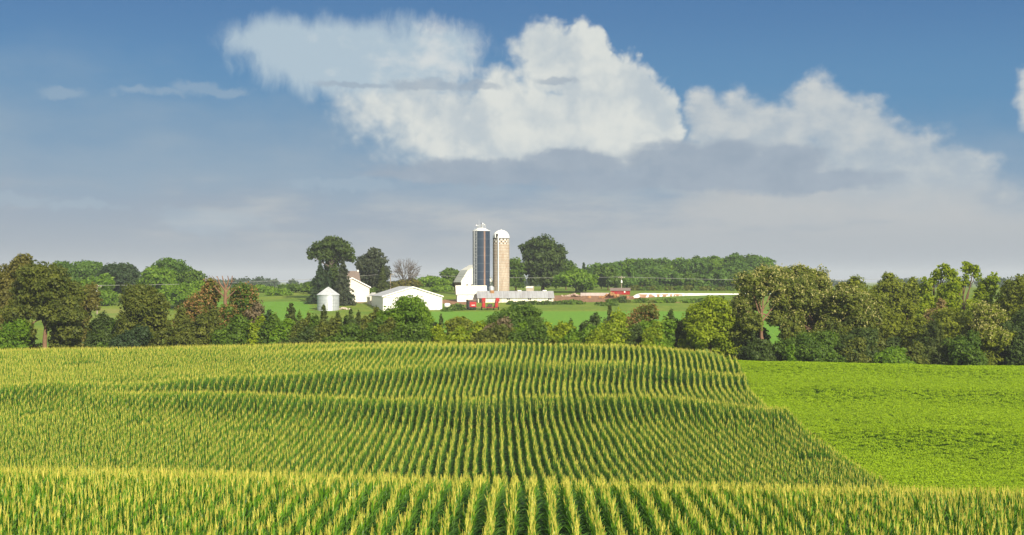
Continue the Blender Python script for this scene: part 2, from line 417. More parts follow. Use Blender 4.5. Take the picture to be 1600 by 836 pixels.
def corn_plant(seed):
    """returns (leaf verts, quads, tint), (stalk ...), (tassel ...)"""
    rg = np.random.default_rng(seed)
    lv, lf, lt = [], [], []
    h = 1.95
    lean = rg.normal(0, .03, 2)
    n = 12
    phi0 = rg.uniform(0, math.pi)
    for i in range(n):
        t = i/(n-1)
        z0 = .42 + t*(h - .50)
        phi = phi0 + (math.pi if i % 2 else 0) + rg.normal(0, .45)
        L = (.84 - .44*t**2)*rg.uniform(.8, 1.12); w = (.098 - .034*t)*rg.uniform(.9, 1.1)
        up = R(52 + 29*t + rg.normal(0, 5)); curve = R(rg.uniform(100, 140)*(1 - .66*t))
        d = np.array([math.cos(phi), math.sin(phi), 0]); side = np.array([-math.sin(phi), math.cos(phi), 0])
        p = np.array([lean[0]*t, lean[1]*t, z0]); seg = 6; b = len(lv)
        tw = rg.normal(0, .25)
        for k in range(seg+1):
            s = k/seg; ang = up - curve*s**1.4
            ww = w*(0.55 + .9*s if s < .4 else .91*(1 - ((s-.4)/.6)**1.6) + .0)
            sd = side*math.cos(tw*s) + np.array([0,0,1])*math.sin(tw*s)
            lv.append(p - sd*ww*.5); lv.append(p + sd*ww*.5 + np.array([0,0,.012]))
            p = p + (d*math.cos(ang) + np.array([0,0,1])*math.sin(ang))*L/seg
        for k in range(seg):
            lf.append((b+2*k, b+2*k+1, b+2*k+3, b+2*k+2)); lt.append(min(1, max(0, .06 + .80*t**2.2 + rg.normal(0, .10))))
    sv, sf, st = [], [], []
    def spike(V, Fc, T, p0, p1, r0, r1, tint):
        b = len(V); d = p1 - p0; d = d/np.linalg.norm(d)
        u = np.cross(d, [0.3, .9, .1]); u /= np.linalg.norm(u); w_ = np.cross(d, u)
        for p, r in ((p0, r0), (p1, r1)):
            for k in range(3):
                a = 2*math.pi*k/3; V.append(p + (u*math.cos(a) + w_*math.sin(a))*r)
        for k in range(3):
            q = (k+1) % 3; Fc.append((b+k, b+q, b+3+q, b+3+k)); T.append(tint)
    top = np.array([lean[0], lean[1], h])
    spike(sv, sf, st, np.array([0, 0, -.05]), top, .016, .009, .3)
    # one ear with its husk halfway up
    e = np.array([math.cos(phi0+.5), math.sin(phi0+.5), 0])
    spike(sv, sf, st, np.array([0,0,.95]) + e*.02, np.array([0,0,1.18]) + e*.08, .030, .018, .6)
    tv, tf, tt = [], [], []
    spike(tv, tf, tt, top - np.array([0,0,.05]), top + np.array([rg.normal(0,.03), rg.normal(0,.03), .46]), .012, .007, rg.uniform(.3, .9))
    for k in range(4):
        a = rg.uniform(0, 2*math.pi); z0 = rg.uniform(.0, .14); inc = rg.uniform(R(5), R(22)); L = rg.uniform(.16, .30)
        dd = np.array([math.sin(inc)*math.cos(a), math.sin(inc)*math.sin(a), math.cos(inc)])
        p0 = top + np.array([0,0,z0]); spike(tv, tf, tt, p0, p0 + dd*L, .0095, .005, rg.uniform(.1, 1))
    return (lv, lf, lt), (sv, sf, st), (tv, tf, tt)

VAR = 7
corn_whole, corn_parts = [], []
for s in range(VAR):
    parts = corn_plant(100 + s)
    V, Fq, T, MI = [], [], [], []
    pm = []
    for k, ((v, f, t), mt, nm) in enumerate(zip(parts, ('corn_leaf', 'corn_stalk', 'corn_tassel'), ('leaves', 'stalk', 'tassel'))):
        b = len(V); V += v; Fq += [tuple(i+b for i in q) for q in f]; T += t; MI += [k]*len(f)
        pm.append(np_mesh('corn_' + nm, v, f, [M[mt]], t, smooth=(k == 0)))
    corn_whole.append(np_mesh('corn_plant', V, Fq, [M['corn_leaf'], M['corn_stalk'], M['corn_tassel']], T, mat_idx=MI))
    corn_parts.append(pm)

rg = np.random.default_rng(5)
def wob(Y, ks):            # the planter wandered a little
    return .10*np.sin(Y/7.5 + .4) + .06*np.sin(Y/3.3) + .12*np.sin(Y/19.0 + ks*.012)
def vnoise(X, Y, s, seed):
    r2 = np.random.default_rng(seed); tot = np.zeros_like(X)
    for k in range(7):
        a = r2.uniform(0, 2*math.pi); f = r2.uniform(.6, 1.8)/s; ph = r2.uniform(0, 6.28)
        tot += np.sin((X*math.cos(a) + Y*math.sin(a))*f + ph)
    return tot/7
pts = []
for k in range(-150, 80):
    u = k*.76 + .2
    for (y0, y1, umax) in ((33, 73, 45), (98, 211, 26.6)):
        if u > umax: continue
        ys = np.arange(y0 + rg.uniform(0, .2), y1, .21) + 0
        ys = ys + rg.normal(0, .05, len(ys))
        xs = u + .0225*ys + wob(ys, k) + bow(u, ys) + rg.normal(0, .020, len(ys))
        ok = np.abs(xs) < .365*ys + 10
        if y0 > 90:
            edge = 26.6 - .5*np.abs(np.sin(ys/8.0)) + rg.normal(0, .1)
            ok &= u < edge + .9*(rg.uniform(0, 1, len(ys)) < .05)
            ok &= ys < 210 - .01*np.abs(xs) - 17*sstep(10, 27, u)**2
        pts.append(np.stack([xs[ok], ys[ok], np.full(ok.sum(), k)], -1))
P = np.concatenate(pts)
drop = rg.uniform(0, 1, len(P)) < .03 + .25*(vnoise(P[:,0]*1.0, P[:,1]*.8, 1.6, 3) > .60)
P = P[~drop]
Pz = H(P[:,0], P[:,1])
hs = 1.0 + .10*vnoise(P[:,0], P[:,1], 9.0, 11) + rg.normal(0, .035, len(P))
hs = hs - .12*(vnoise(P[:,0], P[:,1]*.8, 1.8, 8) > .60)
prot = rg.uniform(0, 2*math.pi, len(P)); ppick = rg.integers(0, VAR, len(P))
tilt = rg.normal(0, .035, (len(P), 2))
# the 300 nearest plants inside the picture stand as plants of their own
topz = Pz + 2.3*hs
py = HZ - topz/P[:,1]*F; pxs = 800 + P[:,0]/P[:,1]*F
vis = (py < 826) & (pxs > 4) & (pxs < 1596) & (P[:,1] < 73)
order = np.where(vis)[0]; order = order[np.argsort(P[order,1])][:300]
single = np.zeros(len(P), bool); single[order] = True
for i in order:
    pr = empty('corn_plant', (P[i,0], P[i,1], Pz[i]))
    pr.rotation_euler = (tilt[i,0], tilt[i,1], prot[i]); pr.scale = (1, 1, hs[i])
    tag(pr, 'tasselled green corn plant in the nearest rows, along the bottom edge of the photo', 'corn plant', 'corn plants of the nearest rows')
    for nm, me in zip(('leaves', 'stalk', 'tassel'), corn_parts[ppick[i]]):
        mesh_obj(nm, me, pr)
rest = ~single
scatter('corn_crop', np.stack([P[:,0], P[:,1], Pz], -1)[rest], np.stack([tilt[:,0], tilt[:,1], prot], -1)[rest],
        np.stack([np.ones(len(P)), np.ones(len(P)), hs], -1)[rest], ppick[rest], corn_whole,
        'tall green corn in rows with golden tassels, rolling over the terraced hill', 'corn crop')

# ------------------------------------------------------------------ soybeans on the right
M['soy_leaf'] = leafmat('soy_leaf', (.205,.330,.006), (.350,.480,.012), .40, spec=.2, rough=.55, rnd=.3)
def leaf_quads(pos, nrm, L, W, rg, twist=None):
    """kite-shaped leaves: pos (n,3), nrm (n,3), L, W (n)"""
    n = len(pos)
    nrm = nrm/np.maximum(np.linalg.norm(nrm, axis=1, keepdims=True), 1e-6)
    r = rg.normal(0, 1, (n, 3)); u = np.cross(nrm, r); u /= np.maximum(np.linalg.norm(u, axis=1, keepdims=True), 1e-6)
    w = np.cross(nrm, u)
    L = np.asarray(L)[:, None]; W = np.asarray(W)[:, None]
    v = np.stack([pos - u*L*.5, pos + w*W*.5 - u*L*.08, pos + u*L*.5, pos - w*W*.5 - u*L*.08], 1).reshape(-1, 3)
    f = np.arange(n*4).reshape(n, 4)
    return v, f
soys = []
for s in range(4):
    r3 = np.random.default_rng(40 + s); n = 64
    a = r3.uniform(0, 6.28, n); rr = .42*np.sqrt(r3.uniform(0, 1, n)); z = (.58 - .35*rr**2)*r3.uniform(.72, 1.0, n)
    pos = np.stack([rr*np.cos(a), rr*np.sin(a), z], -1)
    nm = np.stack([np.cos(a)*rr*1.4, np.sin(a)*rr*1.4, np.full(n, 1.0)], -1) + r3.normal(0, .26, (n, 3))
    v, f = leaf_quads(pos, nm, r3.uniform(.10, .16, n), r3.uniform(.08, .12, n), r3)
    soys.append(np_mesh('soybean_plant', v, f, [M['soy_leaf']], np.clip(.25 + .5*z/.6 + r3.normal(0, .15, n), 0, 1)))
spts = []
rg = np.random.default_rng(9)
for k in range(0, 112):
    u = 26.9 + k*.50
    ys = np.arange(74, 215, .38) + rg.normal(0, .12, len(np.arange(74, 215, .38)))
    xs = u + .0225*ys + np.where(ys > 80, bow(30, ys), 0) + rg.normal(0, .12, len(ys)) 
    ok = (np.abs(xs) < .365*ys + 10)
    spts.append(np.stack([xs[ok], ys[ok]], -1))
S = np.concatenate(spts)
su = S[:,0] - .0225*S[:,1]
trk = (np.abs((su - 31.0) % 13.0 - .9) < .22) | (np.abs((su - 31.0) % 13.0 - 2.7) < .22)
S = S[rg.uniform(0, 1, len(S)) > np.where(trk, .35, .03)]
sh = 1.0 + .22*vnoise(S[:,0], S[:,1], 2.6, 21) + .22*vnoise(S[:,0]*.5, S[:,1]*1.3, 7., 22) + rg.normal(0, .06, len(S))
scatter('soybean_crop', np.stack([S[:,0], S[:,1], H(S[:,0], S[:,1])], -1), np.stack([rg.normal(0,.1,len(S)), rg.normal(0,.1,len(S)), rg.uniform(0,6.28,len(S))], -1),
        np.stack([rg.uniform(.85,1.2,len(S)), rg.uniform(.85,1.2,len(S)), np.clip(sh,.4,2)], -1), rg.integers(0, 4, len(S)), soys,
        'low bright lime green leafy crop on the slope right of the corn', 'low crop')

# ------------------------------------------------------------------ trees
def crown_from_blobs(rg, blobs, leaf, cov=2.6, clump=None, updroop=.25, interior=.3, stretch=1.7, flat=.75):
    """blobs: list of (cx,cy,cz, rx,ry,rz). Leaves grow in clumps on each blob. Returns pos, normal, L, W, tint"""
    Ps, Ns, Ls, Ts = [], [], [], []
    la = leaf*leaf/stretch*.5
    for (cx, cy, cz, rx, ry, rz) in blobs:
        rm = (rx*ry*rz)**(1/3.0); area = 4*math.pi*rm*rm
        cr0 = clump if clump else max(.46*rm, leaf*1.3)
        nc = max(5, int(area/(cr0*cr0*1.25)))
        N = int(cov*area/la); nl = max(6, N//nc)
        for _ in range(nc):
            d = rg.normal(0, 1, 3); d /= np.linalg.norm(d)
            if d[2] < -.55 and rg.uniform() < .6: d[2] = abs(d[2])
            cr = cr0*rg.uniform(.5, 1.25)
            cpos = np.array([cx, cy, cz]) + d*np.array([rx, ry, rz])*rg.uniform(.62, 1.12)
            q = rg.normal(0, 1, (nl, 3)); q /= np.linalg.norm(q, axis=1, keepdims=True)
            rad = rg.uniform(.35, 1.0, (nl, 1))**.6
            off = q*rad*cr; off[:,2] *= flat
            Ps.append(cpos + off)
            Ns.append(q*.55 + d*.45 + rg.normal(0, .55, (nl, 3)) + np.array([0, 0, updroop]))
            ct = rg.uniform(0, 1)
            Ts.append(np.clip(.55*ct + .45*rg.uniform(0, 1, nl), 0, 1)); Ls.append(leaf*rg.uniform(.45, 1.5, nl))
        ni = int(N*interior)
        q = rg.normal(0, 1, (ni, 3)); q /= np.linalg.norm(q, axis=1, keepdims=True)
        Ps.append(np.array([cx, cy, cz]) + q*np.array([rx, ry, rz])*rg.uniform(.2, .75, (ni, 1)))
        Ns.append(q + rg.normal(0, .8, (ni, 3))); Ts.append(rg.uniform(0, 1, ni)); Ls.append(leaf*1.25*rg.uniform(.8, 1.3, ni))
    P_, N_, L_, T_ = np.concatenate(Ps), np.concatenate(Ns), np.concatenate(Ls), np.concatenate(Ts)
    return P_, N_, L_, T_

def conifer_crown(rg, W, Ht, leaf, layered, cov=1.0):
    Ps, Ns, Ls, Ts = [], [], [], []
    tiers = int(Ht/(0.75 if layered else .5)) + 4
    for i in range(tiers):
        t = (i + rg.uniform(-.3, .3))/tiers; t = min(max(t, 0), .985)
        Rr = W*.5*(1 - t)**(.68 if not layered else .9)*(1 + rg.normal(0, .17)) + .08*W*(1-t)
        z = Ht*(.04 + .94*t)
        nb = max(4, int((7 if layered else 9)*(Rr/(W*.5)) + 3))
        a0 = rg.uniform(0, 6.28)
        for k in range(nb):
            a = a0 + 6.28*k/nb + rg.normal(0, .25); Rb = Rr*rg.uniform(.65, 1.18)
            d = np.array([math.cos(a), math.sin(a), 0])
            m = max(12, int(cov*34*Rb/leaf*.35))
            s = rg.uniform(.12, 1.0, m)
            droop = (-.30 if layered else .35)
            pos = d*(s*Rb)[:,None]; pos[:,2] = z + droop*s*s*Rb + rg.normal(0, .10 + .12*Rb*.3, m)
            wid = (.18 if layered else .30)*Rb*(1.1 - .7*s)
            pos[:,0] += -d[1]*rg.normal(0, 1, m)*wid; pos[:,1] += d[0]*rg.normal(0, 1, m)*wid
            Ps.append(pos); Ns.append(d*.6 + np.array([0,0,.55]) + rg.normal(0, .5, (m, 3)))
            ct = rg.uniform(0, 1); Ts.append(np.clip(.5*ct + .5*rg.uniform(0, 1, m), 0, 1)); Ls.append(leaf*rg.uniform(.7, 1.3, m))
    m = 10   # leader
    pos = np.zeros((m, 3)); pos[:,2] = Ht*rg.uniform(.93, 1.0, m); pos[:,:2] = rg.normal(0, .05, (m, 2))
    Ps.append(pos); Ns.append(rg.normal(0, 1, (m, 3))); Ts.append(rg.uniform(0, 1, m)); Ls.append(np.full(m, leaf*.7))
    return np.concatenate(Ps), np.concatenate(Ns), np.concatenate(Ls), np.concatenate(Ts)

def style_blobs(rg, style, W, Ht):
    r = W*.5; B = []
    if style == 'round':
        B.append((0, 0, .58*Ht, .33*W, .33*W, .34*Ht))
        for k in range(9):
            a = 6.28*k/9*2 + rg.normal(0, .4); z = rg.uniform(.30, .80); rr = r*.62*math.sqrt(max(.1, 1 - ((z-.52)/.52)**2))
            B.append((rr*math.cos(a), rr*math.sin(a), z*Ht, W*rg.uniform(.17, .25), W*rg.uniform(.17, .25), Ht*rg.uniform(.12, .2)))
        B.append((rg.normal(0, .08)*W, 0, .85*Ht, .17*W, .17*W, .13*Ht))
    elif style == 'oak':
        B.append((0, 0, .52*Ht, .27*W, .27*W, .26*Ht))
        for k in range(13):
            a = 6.28*k*.38 + rg.normal(0, .3); z = .22 + .68*((k*.618) % 1.0); rr = r*.74*math.sqrt(max(.08, 1 - ((z-.50)/.56)**2))
            s = rg.uniform(.11, .19)
            B.append((rr*math.cos(a), rr*math.sin(a), z*Ht, W*s*1.15, W*s*1.15, Ht*s*.8))
    elif style == 'tall':
        for k in range(11):
            a = rg.uniform(0, 6.28); z = .25 + .68*k/10; rr = r*.5*rg.uniform(.3, 1)
            s = rg.uniform(.22, .32)*(1.1 - .35*k/10)
            B.append((rr*math.cos(a), rr*math.sin(a), z*Ht, W*s, W*s, Ht*s*.45))
    elif style == 'airy':
        for k in range(24):
            a = 2.4*k + rg.normal(0, .4); z = .30 + .64*((k*.618) % 1.0); rr = r*rg.uniform(.35, .98)*(1.05 - .35*max(0, z-.7)/.3)
            s = rg.uniform(.075, .135)
            B.append((rr*math.cos(a), rr*math.sin(a), z*Ht, W*s, W*s, Ht*s*.55))
    elif style == 'bush':
        B.append((0, 0, .35*Ht, .36*W, .36*W, .42*Ht))
        for k in range(10):
            a = 6.28*k*.38 + rg.normal(0, .3); z = .15 + .62*((k*.618) % 1.0); rr = r*.72*math.sqrt(max(.12, 1 - (z/.95)**2))
            s = rg.uniform(.15, .23)
            B.append((rr*math.cos(a), rr*math.sin(a), z*Ht, W*s, W*s, Ht*s*.95))
    elif style == 'willow':
        for k in range(12):
            a = 6.28*k*.38; z = .25 + .60*((k*.618) % 1.0); rr = r*.7*math.sqrt(max(.15, 1 - ((z-.35)/.7)**2))
            s = rg.uniform(.14, .2)
            B.append((rr*math.cos(a), rr*math.sin(a), z*Ht, W*s*.85, W*s*.85, Ht*s*1.25))
        B.append((0, 0, .55*Ht, .3*W, .3*W, .35*Ht))
    return B

def limb(mb, rg, p0, p1, r0, r1, n=6, wig=.08):
    p0 = np.array(p0, float); p1 = np.array(p1, float); L = np.linalg.norm(p1 - p0)
    ps = []
    for i in range(n):
        t = i/(n-1); p = p0*(1-t) + p1*t
        if 0 < i < n-1: p = p + rg.normal(0, wig*L/ n, 3)
        p[2] += .12*L*math.sin(math.pi*t)*0.4
        ps.append(p)
    mb.tube(ps, [r0 + (r1 - r0)*i/(n-1) for i in range(n)], 6)

def bare_branches(mb, rg, p, d, L, r, depth):
    q = p + d*L; mid = p + d*L*.5 + rg.normal(0, .05*L, 3)
    mb.tube([p, mid, q], [r, r*.85, r*.68], 5 if depth > 2 else 4)
    if depth == 0: return
    for k in range(3 if depth > 1 else 4):
        nd = d + rg.normal(0, .42, 3) + np.array([0, 0, .10]); nd /= np.linalg.norm(nd)
        bare_branches(mb, rg, q if k < 2 else mid, nd, L*rg.uniform(.62, .86), r*.62, depth - 1)

def tree(name, label, cat, px, wpx, ytop, Y, style, pal, seed, group=None, leaf=None, blobs=None, bark='bark', trunk_r=None, cov=2.8,
         extra=None, extra_name='seed_clusters', depth=1.0, crown_name='crown', clump=None, zdrop=0.0):
    """a tree standing on the ground at photo column px, wpx photo pixels wide, its top at photo row ytop, Y metres away"""
    rg = np.random.default_rng(seed)
    X = at(px, Y); z0 = hz(X, Y) - .12 - zdrop
    Ht = zat(ytop, Y) - z0; W = wpx/F*Y
    root = empty(name, (X, Y, z0)); tag(root, label, cat, group)
    leaf = leaf if leaf else max(.26, min(1.1, .00185*Y))
    if style == 'bare':
        mb = MB(); r = trunk_r or .035*Ht
        mb.tube([(0,0,-.3), (0,0,Ht*.10), (0,0,Ht*.2)], [r*1.2, r, r*.9], 8)
        nm_ = 4 if pal == 'snag' else 8
        for k in range(nm_):
            a_ = 6.28*k/nm_ + rg.normal(0, .3); sp_ = rg.uniform(.25, .75) if pal != 'snag' else rg.uniform(.1, .4)
            d_ = np.array([math.cos(a_)*sp_, math.sin(a_)*sp_, 1.0]); d_ /= np.linalg.norm(d_)
            bare_branches(mb, rg, np.array([0, 0, Ht*rg.uniform(.12, .2)]), d_, Ht*.28, r*(.62 if pal == 'snag' else .5), 2 if pal == 'snag' else 4)
        v = np.array(mb.v); v[:,2] -= min(v[:,2].min(), 0); s = np.array([W/np.ptp(v[:,0]), W/np.ptp(v[:,0]), Ht/v[:,2].max()])
        mb.v = [tuple(q) for q in v*s]
        mb.build('branches', M[bark], root); return root
    if style in ('cedar', 'spruce'):
        P_, N_, L_, T_ = conifer_crown(rg, W, Ht, leaf*(1.0 if style == 'cedar' else 1.0), style == 'spruce', cov/2.6)
        bl = []
    else:
        if blobs:
            bl = []
            for b in blobs:                       # (photo x, photo y, radius px[, vertical radius px])
                rx = b[2]/F*Y; rz = (b[3] if len(b) > 3 else b[2])/F*Y
                bl.append(((b[0]-px)/F*Y, rg.uniform(-.35, .35)*W*.5*depth, zat(b[1], Y) - z0, rx, rx, rz))
        else:
            bl = style_blobs(rg, style, W, Ht)
        P_, N_, L_, T_ = crown_from_blobs(rg, bl, leaf, cov, clump, flat=(1.25 if style == 'willow' else .75))
        if not blobs:                             # fit the crown to its measured size
            hx = np.quantile(np.abs(P_[:,0]), .985); s = np.array([W*.5/hx, W*.5/hx, Ht/np.quantile(P_[:,2], .997)])
            P_ = P_*s; bl = [(b[0]*s[0], b[1]*s[1], b[2]*s[2], b[3]*s[0], b[4]*s[1], b[5]*s[2]) for b in bl]
    keep = P_[:,2] > .12; P_, N_, L_, T_ = P_[keep], N_[keep], L_[keep], T_[keep]
    asp = {'cedar': 2.6, 'spruce': 2.8, 'willow': 2.6}.get(style, 1.7)
    Lm = L_*(1.25 if asp > 2 else 1.0)
    v, f = leaf_quads(P_, N_, Lm, Lm/asp, rg)
    mesh_obj(crown_name, np_mesh(crown_name, v, f, [LM[pal]], T_), root)
    if extra:                                     # pale seed or flower clusters on the outer crown
        pal2, frac, zmin = extra
        out_ = rg.uniform(0, 1, len(P_)) < frac*np.clip((P_[:,2]/Ht - zmin)/(1 - zmin)*2.2, 0, 1)
        ce = P_[out_]; k = 5
        pos = np.repeat(ce, k, 0) + rg.normal(0, .22, (len(ce)*k, 3)) + np.repeat(N_[out_]/np.linalg.norm(N_[out_], axis=1, keepdims=True)*.25, k, 0)
        nr = np.repeat(N_[out_], k, 0) + rg.normal(0, .8, (len(ce)*k, 3))
        LL = leaf*.8*rg.uniform(.6, 1.2, len(pos))
        v, f = leaf_quads(pos, nr, LL, LL/1.5, rg)
        mesh_obj(extra_name, np_mesh(extra_name, v, f, [LM[pal2]], rg.uniform(0, 1, len(f))), root)
    mb = MB(); tr = trunk_r or max(.10, .022*Ht)
    if style in ('cedar', 'spruce'):
        mb.tube([(0,0,-.2), (0,0,Ht*.5), (0,0,Ht*.93)], [tr, tr*.6, .03], 7)
    else:
        tops = np.average([b[:3] for b in bl], axis=0)
        zt = tops[2]*(.9 if style != 'bush' else .5)
        lean = tops[:2]*.8
        pts_ = [(0,0,-.3), (rg.normal(0,.01)*Ht, 0, .2*zt), (lean[0]*.35 + rg.normal(0,.015)*Ht, lean[1]*.35, .55*zt), (lean[0], lean[1], zt)]
        mb.tube(pts_, [tr*1.25, tr, tr*.8, tr*.5], 9)
        for b in bl:
            s = rg.uniform(.35, .85); base = np.array(pts_[2])*(1-s) + np.array(pts_[3])*s if b[2] > .6*zt else np.array(pts_[1])*(1-s) + np.array(pts_[2])*s
            limb(mb, rg, base, (b[0], b[1], b[2]), tr*.42, tr*.12)
    mb.build('trunk', M[bark], root, smooth=True)
    return root

